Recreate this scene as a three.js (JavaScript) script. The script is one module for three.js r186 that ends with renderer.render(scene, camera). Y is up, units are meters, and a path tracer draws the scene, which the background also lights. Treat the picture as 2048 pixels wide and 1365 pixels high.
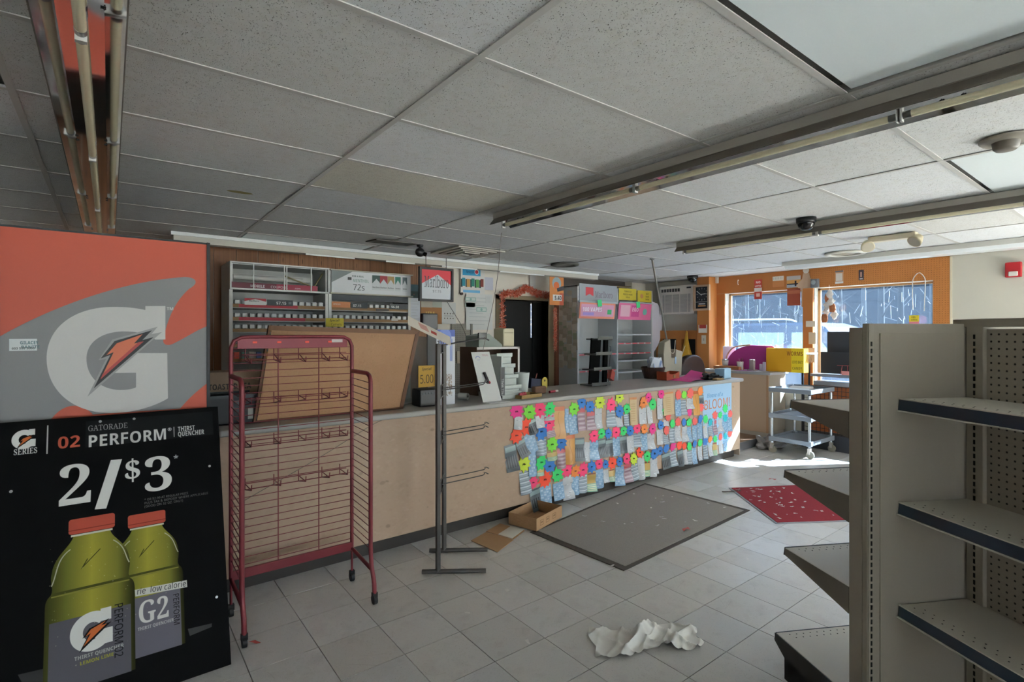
import * as THREE from 'three';
import { mergeGeometries } from 'three/addons/utils/BufferGeometryUtils.js';
import { RoundedBoxGeometry } from 'three/addons/geometries/RoundedBoxGeometry.js';

// ---------- camera, sky, sun, exposure ----------
const scene = new THREE.Scene();
const camera = new THREE.PerspectiveCamera(66.29, 2048 / 1365, 0.05, 200);
camera.position.set(0, 1.515, 0);
camera.rotation.set(0, -37.61 * Math.PI / 180, 0);
camera.setViewOffset(2048, 1365, 0, 15.5, 2048, 1365);
const renderer = new THREE.WebGLRenderer();
renderer.toneMapping = THREE.LinearToneMapping;
renderer.toneMappingExposure = 21.5;
renderer.shadowMap.enabled = true;
scene.background = new THREE.Color().setRGB(0.8, 0.885, 1.03);
const sun = new THREE.DirectionalLight(new THREE.Color().setRGB(1, 0.97, 0.955), 12);
sun.position.set(7.6 + 0.86 * 12, 10.3, -2 + 0.51 * 12);
sun.target.position.set(7.6, 0, -2);
sun.castShadow = true; sun.shadow.mapSize.set(4096, 4096);
Object.assign(sun.shadow.camera, { left: -14, right: 14, top: 14, bottom: -14, near: 0.5, far: 50 });
scene.add(sun, sun.target);

// ---------- helpers ----------
let seed = 7;
const rnd = (a = 1, b) => { seed = (seed * 1664525 + 1013904223) >>> 0; const t = seed / 4294967296; return b === undefined ? t * a : a + t * (b - a); };
const taken = new Map();
const numbered = (n) => { const k = taken.get(n) ?? 0; taken.set(n, k + 1); return k ? n + '_' + String(k).padStart(3, '0') : n; };
const M = (color, roughness = 0.6, metalness = 0, more = {}) => new THREE.MeshStandardMaterial({ color, roughness, metalness, ...more });
const flat = (g) => { let o = g.index ? g.toNonIndexed() : g; for (const k of Object.keys(o.attributes)) if (!['position', 'normal', 'uv'].includes(k)) o.deleteAttribute(k); o.clearGroups?.(); return o; };
const join = (l) => l.length === 1 ? l[0] : mergeGeometries(l.map(flat));
function mesh(name, geo, material, parent) {
  const m = new THREE.Mesh(Array.isArray(geo) ? join(geo) : geo, material);
  m.name = parent ? name : numbered(name); (parent ?? scene).add(m); return m;
}
function tag(o, label, category, group, kind) { if (label) o.userData.label = label; if (category) o.userData.category = category; if (group) o.userData.group = group; if (kind) o.userData.kind = kind; return o; }
function thing(name, label, category, [x, y, z] = [0, 0, 0], turn = 0, group) {
  const g = new THREE.Group(); g.name = numbered(name); g.position.set(x, y, z); g.rotation.y = turn; scene.add(g); return tag(g, label, category, group);
}
const struct = (name, geo, material) => tag(mesh(name, geo, material), null, null, null, 'structure');
const bx = (w, h, d, x = 0, y = 0, z = 0, rx = 0, ry = 0, rz = 0) => { const g = new THREE.BoxGeometry(w, h, d); if (rx) g.rotateX(rx); if (ry) g.rotateY(ry); if (rz) g.rotateZ(rz); return g.translate(x, y, z); };
const bb = (x0, x1, y0, y1, z0, z1) => bx(Math.abs(x1 - x0), Math.abs(y1 - y0), Math.abs(z1 - z0), (x0 + x1) / 2, (y0 + y1) / 2, (z0 + z1) / 2);
const rb = (w, h, d, r, x = 0, y = 0, z = 0) => new RoundedBoxGeometry(w, h, d, 2, r).translate(x, y, z);
const cyl = (r0, r1, h, x = 0, y = 0, z = 0, n = 20) => new THREE.CylinderGeometry(r1, r0, h, n).translate(x, y + h / 2, z);
const rod = (a, b, r, n = 8) => { const A = new THREE.Vector3(...a), B = new THREE.Vector3(...b), d = B.clone().sub(A), g = new THREE.CylinderGeometry(r, r, d.length(), n); g.applyQuaternion(new THREE.Quaternion().setFromUnitVectors(new THREE.Vector3(0, 1, 0), d.normalize())); return g.translate((A.x + B.x) / 2, (A.y + B.y) / 2, (A.z + B.z) / 2); };
const tube = (pts, r, seg = 40, n = 8, tension = 0.1) => new THREE.TubeGeometry(new THREE.CatmullRomCurve3(pts.map((p) => new THREE.Vector3(...p)), false, 'catmullrom', tension), seg, r, n);
const lathe = (pts, n = 24) => new THREE.LatheGeometry(pts.map((p) => new THREE.Vector2(...p)), n);
const prism = (pts, d, bevel = 0) => { const g = new THREE.ExtrudeGeometry(new THREE.Shape(pts.map((p) => new THREE.Vector2(...p))), { depth: d, bevelEnabled: bevel > 0, bevelSize: bevel, bevelThickness: bevel, bevelSegments: 1, curveSegments: 8 }); return g; };
const canvas = (w, h) => { const c = document.createElement('canvas'); c.width = w; c.height = h; return [c, c.getContext('2d')]; };
const tex = (c, srgb = true, repeat) => { const t = new THREE.CanvasTexture(c); if (srgb) t.colorSpace = THREE.SRGBColorSpace; t.magFilter = THREE.LinearFilter; if (repeat) { t.wrapS = t.wrapT = THREE.RepeatWrapping; } return t; };
const paint = (w, h, draw) => { const [c, x] = canvas(w, h); draw(x, w, h); return tex(c); };
// a sheet or board whose front (+z) carries print; its other faces take the colour of the print's lower left corner
function printed(w, h, d) {
  const g = new THREE.BoxGeometry(w, h, d), uv = g.attributes.uv;
  for (let i = 0; i < uv.count; i++) if (i < 16 || i > 19) uv.setXY(i, 0.01, 0.01);
  return g.translate(0, h / 2, d / 2);
}
const T = (x, s, px, py, size, { font = 'sans-serif', bold = true, color = '#000', align = 'left', w, italic } = {}) => { x.font = (italic ? 'italic ' : '') + (bold ? 'bold ' : '') + size + 'px ' + font; x.fillStyle = color; x.textAlign = align; w ? x.fillText(s, px, py, w) : x.fillText(s, px, py); };
const fill = (x, c, ...r) => { x.fillStyle = c; x.fillRect(...r); };
const poly = (x, c, pts) => { x.fillStyle = c; x.beginPath(); for (let i = 0; i < pts.length; i += 2) x[i ? 'lineTo' : 'moveTo'](pts[i], pts[i + 1]); x.closePath(); x.fill(); };
// flat printed thing on a plane z = const (facing +z) or x = const (facing -x); corners given as [across, height]
function zsign(name, label, category, [x0, y0], [x1, y1], z, draw, { px = 300, d = 0.004, rough = 0.6, tilt = 0, group, cap } = {}) {
  const w = Math.abs(x1 - x0), h = Math.abs(y1 - y0), k = Math.min(px / Math.max(w, h), 2000);
  const m = mesh(name, printed(w, h, d), M('#fff', rough, 0, { map: paint(Math.max(8, Math.round(w * k)), Math.max(8, Math.round(h * k)), draw) }));
  m.position.set((x0 + x1) / 2, Math.min(y0, y1), z); m.rotation.z = tilt; return tag(m, label, category, group);
}
function xsign(name, label, category, [z0, y0], [z1, y1], x, draw, opt = {}) {
  const m = zsign(name, label, category, [z0, y0], [z1, y1], 0, draw, opt);
  m.position.set(x, Math.min(y0, y1), (z0 + z1) / 2); m.rotation.set(0, -Math.PI / 2, 0); return m;
}

// ---------- shared surfaces ----------
function noiseCanvas(w, h, base, spots) { const [c, x] = canvas(w, h); fill(x, base, 0, 0, w, h); for (const [n, r0, r1, cols, a] of spots) for (let i = 0; i < n; i++) { x.globalAlpha = a * rnd(0.4, 1); x.fillStyle = cols[Math.floor(rnd(cols.length))]; x.beginPath(); x.ellipse(rnd(w), rnd(h), rnd(r0, r1), rnd(r0, r1), rnd(3), 0, 7); x.fill(); } x.globalAlpha = 1; return c; }
const beige = M('#b7b1a4', 0.55), whitePaint = M('#d9d8d2', 0.5), cream = M('#cfc4b0', 0.75), black = M('#141414', 0.5), darkGrey = M('#3c3d3d', 0.5), chrome = M('#cfd0d2', 0.18, 1), steel = M('#a9abac', 0.32, 1), brownWood = M('#7d5638', 0.6);
const cardboard = M('#fff', 0.85, 0, { map: tex(noiseCanvas(256, 256, '#a98561', [[900, 1, 14, ['#9c7a57', '#b48f69', '#a17d58'], 0.25], [500, 0.5, 1.5, ['#7f6144', '#c19d76'], 0.5]])) });
// ---------- the room ----------
const X0 = -5, XW = 7.6, ZB = -5.95, ZF = 7.5, CE = 2.397;
{ // floor: slab with vinyl tiles laid on it
  const f = struct('floor', bb(X0 - 0.2, XW + 0.2, -0.2, -0.011, ZB - 0.2, ZF + 0.2), M('#1d1b18', 0.95));
  const S = 0.3048, t = 0.004;
  const [c, x] = canvas(1024, 1024); fill(x, '#cbc9c6', 0, 0, 1024, 1024);
  for (let i = 0; i < 9000; i++) { x.globalAlpha = rnd(0.1, 0.45); x.fillStyle = ['#9b9a94', '#c9c7c0', '#a6a195', '#8e8d88'][Math.floor(rnd(4))]; x.beginPath(); x.ellipse(rnd(1024), rnd(1024), rnd(0.6, 3.2), rnd(0.5, 2), rnd(3), 0, 7); x.fill(); }
  for (let i = 0; i < 120; i++) { const bx0 = rnd(1024), by0 = rnd(1024), bs = rnd(10, 60); x.fillStyle = ['#6f675a', '#857b6b', '#d9d8d4', '#5e5d5b'][Math.floor(rnd(4))]; for (let k = 0; k < 9; k++) { x.globalAlpha = rnd(0.008, 0.025); x.beginPath(); x.ellipse(bx0 + rnd(-bs, bs), by0 + rnd(-bs, bs) * 0.6, rnd(6, bs), rnd(4, bs * 0.6), rnd(3), 0, 7); x.fill(); } }
  for (let i = 0; i < 70; i++) { x.globalAlpha = rnd(0.1, 0.35); x.strokeStyle = ['#6c6358', '#7d7a73', '#d6d4ce'][Math.floor(rnd(3))]; x.lineWidth = rnd(0.6, 2.2); const a = rnd(1024), b = rnd(1024); x.beginPath(); x.moveTo(a, b); x.quadraticCurveTo(a + rnd(-80, 80), b + rnd(-60, 60), a + rnd(-140, 140), b + rnd(-140, 140)); x.stroke(); }
  x.globalAlpha = 1; const map = tex(c, true, true);
  const tones = ['#ffffff', '#f9f8f6', '#f5f3ef', '#f1f2f2', '#f9f7f3', '#edece9'].map((k) => M(k, 0.33, 0, { map }));
  const geos = []; for (let i = 0; i < 9; i++) { const g = new THREE.BoxGeometry(S - t, 0.012, S - t), uv = g.attributes.uv, ou = (i % 3) / 3, ov = Math.floor(i / 3) / 3; for (let k = 0; k < uv.count; k++) { const a = uv.getX(k), b = uv.getY(k); uv.setXY(k, ou + 0.33 * (i % 2 ? b : a), ov + 0.33 * (i % 2 ? a : b)); } geos.push(g); }
  const rest = [];
  for (let ix = -23; ix < 19; ix++) for (let iz = -14; iz < 31; iz++) {
    const x = 2.018 + (ix + 0.5) * S, z = -1.956 + (iz + 0.5) * S;
    if (x < X0 + 0.1 || x > XW - 0.1 || z < ZB + 0.1 || z > ZF - 0.1) continue;
    const g = geos[Math.floor(rnd(9))], dy = rnd(-0.0006, 0.0002);
    if (x > 0.3 && x < 7.1 && z > -3.45 && z < -0.75 && x > 0.62 * -z - 0.7 && !(x > 5.2 && z > -1.4)) { const m = mesh('floor_tile', g, tones[Math.floor(rnd(6))], f); m.position.set(x, -0.006 + dy, z); } else rest.push(g.clone().translate(x, -0.006 + dy, z));
  }
  tag(mesh('floor_tile_field', rest, tones[0], f), null, null, null, 'stuff');
}
{ // ceiling: slab, mineral panels in a tee grid
  const c0 = struct('ceiling', bb(X0 - 0.2, XW + 0.2, 2.44, 2.6, ZB - 0.2, ZF + 0.2), M('#8c8a85', 0.9));
  const [c, x] = canvas(2048, 1024); fill(x, '#d6d6d6', 0, 0, 2048, 1024);
  const [b, y] = canvas(2048, 1024); fill(y, '#fff', 0, 0, 2048, 1024);
  for (let i = 0; i < 2600; i++) { x.globalAlpha = rnd(0.02, 0.1); x.fillStyle = ['#b9b7b1', '#d8d7d2', '#bdb6a6'][Math.floor(rnd(3))]; x.beginPath(); x.arc(rnd(2048), rnd(1024), rnd(4, 30), 0, 7); x.fill(); }
  for (let i = 0; i < 9500; i++) { const px = rnd(2048), py = rnd(1024), big = rnd() < 0.12, r = big ? rnd(1.4, 2.7) : rnd(0.7, 1.5), e = rnd(1, 2.6), a = rnd(3), al = rnd(0.45, 1); for (const q of [x, y]) { q.globalAlpha = al; q.fillStyle = q === x ? '#66645f' : '#000'; q.beginPath(); q.ellipse(px, py, r * e, r, a, 0, 7); q.fill(); } }
  x.globalAlpha = 1; const map = tex(c, true, true), bump = tex(b, false, true);
  const tones = ['#ffffff', '#f8f7f4', '#f2f0eb', '#f9f9f9'].map((k) => M(k, 0.95, 0, { map, bumpMap: bump, bumpScale: 0.002 })), stained = M('#f4efdf', 0.95, 0, { map });
  const lens = new THREE.MeshPhysicalMaterial({ color: '#dfe6e6', roughness: 0.35 });
  const W = 1.2192, D = 0.6096, GX = 0.938, GZ = -1.389;
  const pg = []; for (let i = 0; i < 4; i++) { const g = new THREE.BoxGeometry(W - 0.02, 0.014, D - 0.02), uv = g.attributes.uv; for (let k = 0; k < uv.count; k++) { let u = uv.getX(k), v = uv.getY(k); if (i & 1) u = 1 - u; if (i & 2) v = 1 - v; uv.setXY(k, u, v); } pg.push(g); }
  const sag = new THREE.BoxGeometry(W - 0.02, 0.012, D - 0.02, 24, 1, 12); { const p = sag.attributes.position; for (let k = 0; k < p.count; k++) { const u = p.getX(k) / W + 0.5, v = 0.5 - p.getZ(k) / D; p.setY(k, p.getY(k) - 0.022 * Math.sin(Math.PI * Math.min(1, u)) * (0.25 + 0.75 * v) * (0.4 + u)); } sag.computeVertexNormals(); }
  for (let ix = -5; ix < 6; ix++) for (let iz = -8; iz < 15; iz++) {
    const x0 = Math.max(GX + ix * W, X0), x1 = Math.min(GX + (ix + 1) * W, XW), z0 = Math.max(GZ + iz * D, ZB), z1 = Math.min(GZ + (iz + 1) * D, ZF);
    if (x1 - x0 < 0.05 || z1 - z0 < 0.05) continue;
    const full = x1 - x0 > W - 0.02 && z1 - z0 > D - 0.02;
    if ((ix === 0 && iz >= 1 && iz <= 2) || (ix === 2 && iz >= 1 && iz <= 2) || (ix === 0 && iz === -7) || (ix === 2 && iz === -7)) { mesh('troffer_lens', bb(x0 + 0.03, x1 - 0.03, CE + 0.004, CE + 0.012, z0 + 0.03, z1 - 0.03), lens, c0); continue; }
    if (ix === -2 && iz === -2) { mesh('darker_panel', bb(x0 + 0.03, x1 - 0.03, CE + 0.01, CE + 0.014, z0 + 0.03, z1 - 0.03), M('#6b6a64', 0.9), c0); continue; }  // flat panel in a darker grey than its neighbours
    const isSag = ix === 0 && iz === -3;
    const m = mesh('ceiling_panel', isSag ? sag : full ? pg[Math.floor(rnd(4))] : bb(x0 + 0.01, x1 - 0.01, -0.007, 0.007, z0 + 0.01, z1 - 0.01).translate(-(x0 + x1) / 2, 0, -(z0 + z1) / 2), isSag ? stained : tones[Math.floor(rnd(4))], c0);
    m.position.set((x0 + x1) / 2, CE + 0.011 + rnd(-0.001, 0.001), (z0 + z1) / 2);
  }
  const tee = M('#bab7b1', 0.6);
  for (let ix = -4; ix < 6; ix++) mesh('ceiling_runner', [bb(GX + ix * W - 0.012, GX + ix * W + 0.012, CE - 0.001, CE + 0.003, ZB, ZF), bb(GX + ix * W - 0.002, GX + ix * W + 0.002, CE + 0.003, 2.44, ZB, ZF)], tee, c0);
  for (let iz = -7; iz < 15; iz++) mesh('cross_tee', bb(X0, XW, CE, CE + 0.0035, GZ + iz * D - 0.012, GZ + iz * D + 0.012), tee, c0);
  // yellowed water mark on one panel
  const st = mesh('water_stain', new THREE.CircleGeometry(0.05, 20).scale(1.5, 0.6, 1).rotateX(Math.PI / 2), M('#9a8f5e', 0.95), c0); const [sx, sz] = [.649,-3.64]; st.position.set(sx, CE + 0.0032, sz);
}
const wallPaint = M('#c6c1b3', 0.85), orangeBoard = '#c07a3c';
// planar texture coordinates in metres: u along axis a, v along y
const metre = (g, a, k = 1) => { const p = g.attributes.position, uv = g.attributes.uv; for (let i = 0; i < p.count; i++) uv.setXY(i, p['get' + a](i) * k, p.getY(i) * k); return g; };
{ // back wall with doorway, wood planks on its left part
  const D0 = 4.36, D1 = 5.27, DH = 2.0;
  const w = struct('wall_back', [bb(X0 - 0.2, D0, 0, 2.44, ZB - 0.15, ZB), bb(D1, 5.42, 0, 2.44, ZB - 0.15, ZB), bb(5.42, 7.22, 0, 2.24, ZB - 0.15, ZB), bb(7.22, XW + 0.2, 0, 2.44, ZB - 0.15, ZB), bb(D0, D1, DH, 2.44, ZB - 0.15, ZB)], M('#e0d7c8', 0.85));
  const grain = [0, 1, 2].map((k) => { const [c, x] = canvas(128, 512); fill(x, ['#9c6a42', '#90603a', '#a57249'][k], 0, 0, 128, 512); for (let i = 0; i < 160; i++) { x.globalAlpha = rnd(0.08, 0.3); x.strokeStyle = rnd() < 0.6 ? '#5b3a20' : '#a87348'; x.lineWidth = rnd(0.5, 2.5); const a = rnd(128); x.beginPath(); x.moveTo(a, 0); x.bezierCurveTo(a + rnd(-9, 9), 170, a + rnd(-9, 9), 340, a + rnd(-5, 5), 512); x.stroke(); } for (let i = 0; i < 3; i++) { x.globalAlpha = 0.7; x.fillStyle = '#3f2714'; x.beginPath(); x.ellipse(rnd(128), rnd(512), rnd(2, 4), rnd(3, 7), 0, 0, 7); x.fill(); } return M('#fff', 0.5, 0, { map: tex(c) }); });
  for (let i = 0, x = -0.6; x < 3.15; i++) { const pw = 0.2032; mesh('wood_plank', bb(x + 0.002, x + pw - 0.002, 0, 2.4, ZB, ZB + 0.012), grain[(i * 2 + (i % 5)) % 3], w); x += pw; }
  const trim = M('#8f7f63', 0.6);
  const dr = struct('door_1', [bb(D0 - 0.07, D0, 0, DH + 0.06, ZB - 0.15, ZB + 0.02), bb(D1, D1 + 0.11, 0, DH + 0.06, ZB - 0.15, ZB + 0.02), bb(D0 - 0.07, D1 + 0.11, DH, DH + 0.06, ZB - 0.15, ZB + 0.02)], trim);
  // two black panels hang behind the opening; a narrow gap between their upper halves lets daylight through
  const zp = -6.3, [pa] = [4.72,1.718], [pg] = [5.239,1.727], top = [5.108,2.004][1], gap = [5.239,1.444][1], pb = 5.75, blk = M('#171717', 0.6);
  mesh('black_panel', [bb(pa, pg - 0.02, 0.01, top, zp - 0.02, zp)], blk, dr); mesh('black_panel', [bb(pg + 0.02, pb, 0.01, top, zp - 0.02, zp)], blk, dr); mesh('black_panel', bb(pg - 0.02, pg + 0.02, 0.01, gap, zp - 0.018, zp - 0.004), blk, dr);
  // store room behind the doorway, slit added in its far wall so sky shows as a bright line
  const dk = M('#77716a', 0.9);
  const [sx] = [6.694,1.785], sx0 = sx - 0.09, sx1 = sx + 0.09;
  struct('wall_storeroom', [bb(3.6, 3.7, 0, 2.5, -8, ZB - 0.15), bb(7.2, 7.3, 0, 2.5, -8, ZB - 0.15), bb(3.6, 7.3, 2.4, 2.5, -8, ZB - 0.15), bb(3.6, 7.3, -0.1, 0, -8, ZB - 0.15), bb(3.6, sx0, 0, 2.4, -8.1, -8), bb(sx1, 7.3, 0, 2.4, -8.1, -8), bb(sx0, sx1, 0, 1.42, -8.1, -8), bb(sx0, sx1, 2.1, 2.4, -8.1, -8)], dk);
  // timber stud beside the doorway
  const [s0] = [5.3,1.265], [s1] = [5.475,1.262]; struct('trim_1', bb(Math.max(s0, D1 + 0.115), s1, 0, 2.3, ZB, ZB + 0.05), M('#7b4a34', 0.7));
}
{ // window wall: openings for two windows in view and three unseen ones added to light the room
  const y0 = 0.72, y1 = 2.13, op = [[-4.42, -3.26], [-3.12, -1.83], [1.6, 3.2], [3.35, 4.95], [5.1, 7.05]];
  const parts = [], cuts = op; let z = ZB - 0.2;
  for (const c of cuts) { parts.push(bb(XW, XW + 0.17, 0, 2.44, z, c[0])); parts.push(bb(XW, XW + 0.17, y1, 2.44, c[0], c[1])); parts.push(bb(XW, XW + 0.17, 0, y0, c[0], c[1])); z = c[1]; }
  parts.push(bb(XW, XW + 0.17, 0, 2.44, z, ZF + 0.2));
  const w = struct('wall_right', parts, wallPaint);
  // orange pegboard round the windows
  const [c, x] = canvas(512, 512); fill(x, orangeBoard, 0, 0, 512, 512); for (let i = 0; i < 900; i++) { x.globalAlpha = rnd(0.04, 0.16); x.fillStyle = ['#a9642a', '#cf8a4c', '#b5743f'][i % 3]; x.beginPath(); x.ellipse(rnd(512), rnd(512), rnd(1, 12), rnd(1, 30), 0, 0, 7); x.fill(); } x.globalAlpha = 1; for (let i = 0; i < 20; i++) for (let j = 0; j < 20; j++) { x.fillStyle = '#6b3d18'; x.beginPath(); x.arc(12.8 + i * 25.6, 12.8 + j * 25.6, 3.2, 0, 7); x.fill(); }
  const board = (name, list) => mesh(name, metre(join(list), 'Z', 1 / 0.508), M('#fff', 0.6, 0, { map: tex(c, true, true) }), w);
  const xa = XW - 0.012;
  board('pegboard', [bb(xa, XW, y1 + 0.005, 2.397, -3.19, -1.675), bb(xa, XW, 0.9, y1 + 0.005, -1.825, -1.675)]);
  mesh('orange_board', [bb(xa, XW, y1 + 0.005, 2.397, -4.56, -3.19), bb(xa, XW, 0.9, y1, -4.56, -4.425), bb(xa - 0.03, XW + 0.02, y0, y1, -3.255, -3.125)], M('#b9743a', 0.6), w);
  mesh('window_post', rb(0.226, 2.397, 0.21, 0.004, 7.487, 1.1985, -4.665), M('#bd793c', 0.6), w);
  mesh('wall_sheet_edge', bb(XW - 0.014, XW, 0, 2.39, -1.672, -1.655), M('#d8cbb2', 0.7), w);
  const tinted = new THREE.MeshPhysicalMaterial({ color: '#a6b1ba', roughness: 0, transmission: 1, thickness: 0, ior: 1.45 });
  const glass = new THREE.MeshPhysicalMaterial({ color: '#eef3f4', roughness: 0, transmission: 1, thickness: 0, ior: 1.45 });
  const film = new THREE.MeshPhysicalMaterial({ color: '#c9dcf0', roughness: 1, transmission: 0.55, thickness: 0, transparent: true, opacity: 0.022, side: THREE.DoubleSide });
  const streakM = new THREE.MeshPhysicalMaterial({ color: '#ffffff', roughness: 1, transmission: 0.55, thickness: 0 });
  const frameM = M('#b98a58', 0.5);
  op.forEach(([a, b], i) => {
    const fr = struct('window_' + (i + 1), [bb(XW + 0.02, XW + 0.17, y0, y0 + 0.03, a, b), bb(XW + 0.11, XW + 0.15, y1 - 0.025, y1, a, b), bb(XW + 0.11, XW + 0.15, y0, y1, a, a + 0.03), bb(XW + 0.11, XW + 0.15, y0, y1, b - 0.03, b)], frameM);
    mesh('glass_pane', bb(XW + 0.127, XW + 0.129, y0 + 0.03, y1 - 0.02, a + 0.02, b - 0.02), i < 2 ? tinted : glass, fr);
    if (i < 2) {
      mesh('dusty_haze_film', bb(XW + 0.124, XW + 0.1245, y0 + 0.03, y1 - 0.02, a + 0.03, b - 0.03), film, fr);  // dusty glass: pale sheet added so sunlight glows on it as haze
      const st = []; for (let k = 0; k < 95; k++) { const l = rnd() < 0.75 ? rnd(0.02, 0.16) : rnd(0.01, 0.05), v = rnd() < 0.8, zz = rnd(a + 0.06, b - 0.06), yy = rnd(1.0, y1 - 0.1); const g = new THREE.PlaneGeometry(rnd(0.0004, 0.0012), l); g.rotateZ(v ? rnd(-0.12, 0.12) : rnd(-1.5, 1.5)); g.rotateY(-Math.PI / 2); st.push(g.translate(XW + 0.123, yy, zz)); }
      tag(mesh('scratches', st, streakM, fr), 'white scratches and dried drips on the glass', null, null, 'stuff');
    }
  });
  // walls out of view; front windows are added to light surfaces facing them
  struct('wall_left', bb(X0 - 0.2, X0, 0, 2.44, ZB - 0.2, ZF + 0.2), M('#cfccc6', 0.85));
  const fw = [[-3.4, -1.8], [1.2, 2.8]], fp = []; let q = X0 - 0.2;
  for (const [a, b] of fw) { fp.push(bb(q, a, 0, 2.44, ZF, ZF + 0.2), bb(a, b, 0, 0.5, ZF, ZF + 0.2), bb(a, b, 2.2, 2.44, ZF, ZF + 0.2)); q = b; }
  fp.push(bb(q, XW + 0.2, 0, 2.44, ZF, ZF + 0.2)); struct('wall_front', fp, M('#cfccc6', 0.85));
  fw.forEach(([a, b], i) => { const fr = struct('window_' + (i + 6), [bb(a, b, 0.5, 0.54, ZF + 0.08, ZF + 0.13), bb(a, b, 2.16, 2.2, ZF + 0.08, ZF + 0.13), bb(a, a + 0.04, 0.5, 2.2, ZF + 0.08, ZF + 0.13), bb(b - 0.04, b, 0.5, 2.2, ZF + 0.08, ZF + 0.13)], frameM); mesh('glass_pane', bb(a + 0.03, b - 0.03, 0.53, 2.17, ZF + 0.103, ZF + 0.105), glass, fr); });
}
{ // outdoors: lot, wooded bank, trees, parked car
  struct('ground', bb(-30, 60, -0.4, -0.25, -40, 40), M('#aaa8a2', 0.95));
  const bank = new THREE.PlaneGeometry(90, 9, 60, 8); { const p = bank.attributes.position; for (let i = 0; i < p.count; i++) p.setZ(i, rnd(-0.5, 0.5)); }
  bank.rotateX(-0.65).rotateY(-Math.PI / 2).translate(30, 2.3, 0); bank.computeVertexNormals();
  tag(mesh('wooded_bank', bank, M('#181e24', 1)), 'dark brushy bank rising behind the trees outside the windows', 'hillside');
  const bark = [M('#22262a', 0.95), M('#3a3e42', 0.95), M('#181b1f', 0.95)];
  const trees = [0, 1, 2].map((k) => {
    const t = thing('bare_tree', 'bare grey tree trunk in the woods outside the windows', 'tree', [0, -0.25, 0], 0, 'trees in the woods outside');
    const h = 7 + k; mesh('trunk', lathe([[0.13 + 0.03 * k, 0], [0.1 + 0.02 * k, 1], [0.07, h * 0.6], [0.02, h]], 8), bark[k], t);
    const br = []; for (let i = 0; i < 30; i++) { const y = rnd(0.5, h - 0.5), a = rnd(6.28), l = rnd(0.35, 0.85) * (1.1 - y / h * 0.6); br.push(rod([0, y, 0], [Math.cos(a) * l, y + l * rnd(0.3, 1), Math.sin(a) * l], rnd(0.008, 0.025), 4)); }
    mesh('branches', br, bark[(k + 2) % 3], t); return t;
  });
  for (let i = 0; i < 45; i++) { const s = trees[i % 3], t = i < 3 ? s : s.clone(); if (i >= 3) { t.name = numbered('bare_tree'); scene.add(t); } t.position.set(17 + (i % 3) * 2.1 + rnd(-0.25, 0.25), -0.25, -26 + Math.floor(i / 3) * 1.9 + (i % 3) * 0.6 + rnd(-0.2, 0.2)); t.rotation.y = rnd(6.28); t.scale.setScalar(rnd(0.8, 1.0)); }
}
// ---------- ceiling fixtures ----------
// tube fixture with mirror reflector, running along z
function stripLight(label, xc, z0, z1) {
  const t = thing('fluorescent_fixture', label, 'light fixture', [xc, CE, 0], 0, 'mirror reflector strip lights');
  const out = [[-0.062, 0], [-0.062, -0.045], [-0.098, -0.088], [-0.094, -0.088], [-0.05, -0.05], [0.05, -0.05], [0.094, -0.088], [0.098, -0.088], [0.062, -0.045], [0.062, 0]];
  const sh = prism(out, z1 - z0).translate(0, 0, z0);
  mesh('housing', sh, M('#746d63', 0.45), t); for (const s of [-1, 1]) mesh('lit_side_band', bx(0.002, 0.04, z1 - z0, s * 0.0632, -0.021, (z0 + z1) / 2), M('#a59f94', 0.5), t);  // light and shade put into the colours: paler sides, darker flare
  const mir = M('#d5d6d8', 0.07, 1);
  const strip = (a, b, e = 0.0012) => { const dx = b[0] - a[0], dy = b[1] - a[1], l = Math.hypot(dx, dy), g = bx(l, 0.001, z1 - z0 - 0.004, 0, 0, (z0 + z1) / 2); g.rotateZ(Math.atan2(dy, dx)); return g.translate((a[0] + b[0]) / 2, (a[1] + b[1]) / 2 - e, 0); };
  mesh('reflector', strip([-0.05, -0.05], [0.05, -0.05]), mir, t);
  mesh('reflector', strip([-0.094, -0.088], [-0.05, -0.05]), mir, t); mesh('reflector', strip([0.05, -0.05], [0.094, -0.088]), mir, t);
  const glassT = M('#d8cfae', 0.25), cap = M('#8b8a86', 0.3, 1), hold = M('#c9c7c0', 0.5), clip = M('#2b2b2a', 0.4, 0.8);
  for (let z = z0 + 0.05; z < z1 - 0.2; z += 1.22) {
    const e = Math.min(z + 1.2, z1 - 0.03), tb = mesh('tube', rod([0, -0.085, z], [0, -0.085, e], 0.0135, 16), glassT, t);
    mesh('end_cap', rod([0, -0.085, z], [0, -0.085, z + 0.025], 0.0142, 16), cap, tb); mesh('end_cap', rod([0, -0.085, e - 0.025], [0, -0.085, e], 0.0142, 16), cap, tb);
    mesh('lamp_holder', [bx(0.026, 0.056, 0.012, 0, -0.079, z - 0.008), bx(0.026, 0.056, 0.012, 0, -0.079, e + 0.006)], hold, t);
    for (const s of [-1, 1]) for (const dz of [0.1, 0.16]) mesh('spring_clip', [bx(0.016, 0.003, 0.003, s * 0.05, -0.0535, z + dz), bx(0.003, 0.003, 0.014, s * 0.05, -0.0535, z + dz)], clip, t);
  }
  mesh('end_plate', bb(-0.06, 0.06, -0.05, 0, z0 - 0.003, z0), M('#bdb7a9', 0.5), t);
  return t;
}
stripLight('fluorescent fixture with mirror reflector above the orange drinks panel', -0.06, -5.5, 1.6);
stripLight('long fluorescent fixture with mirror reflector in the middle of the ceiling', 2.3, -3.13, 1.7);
stripLight('fluorescent fixture with mirror reflector beside the black dome camera', 4.46, -3.07, 1.7);
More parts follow.
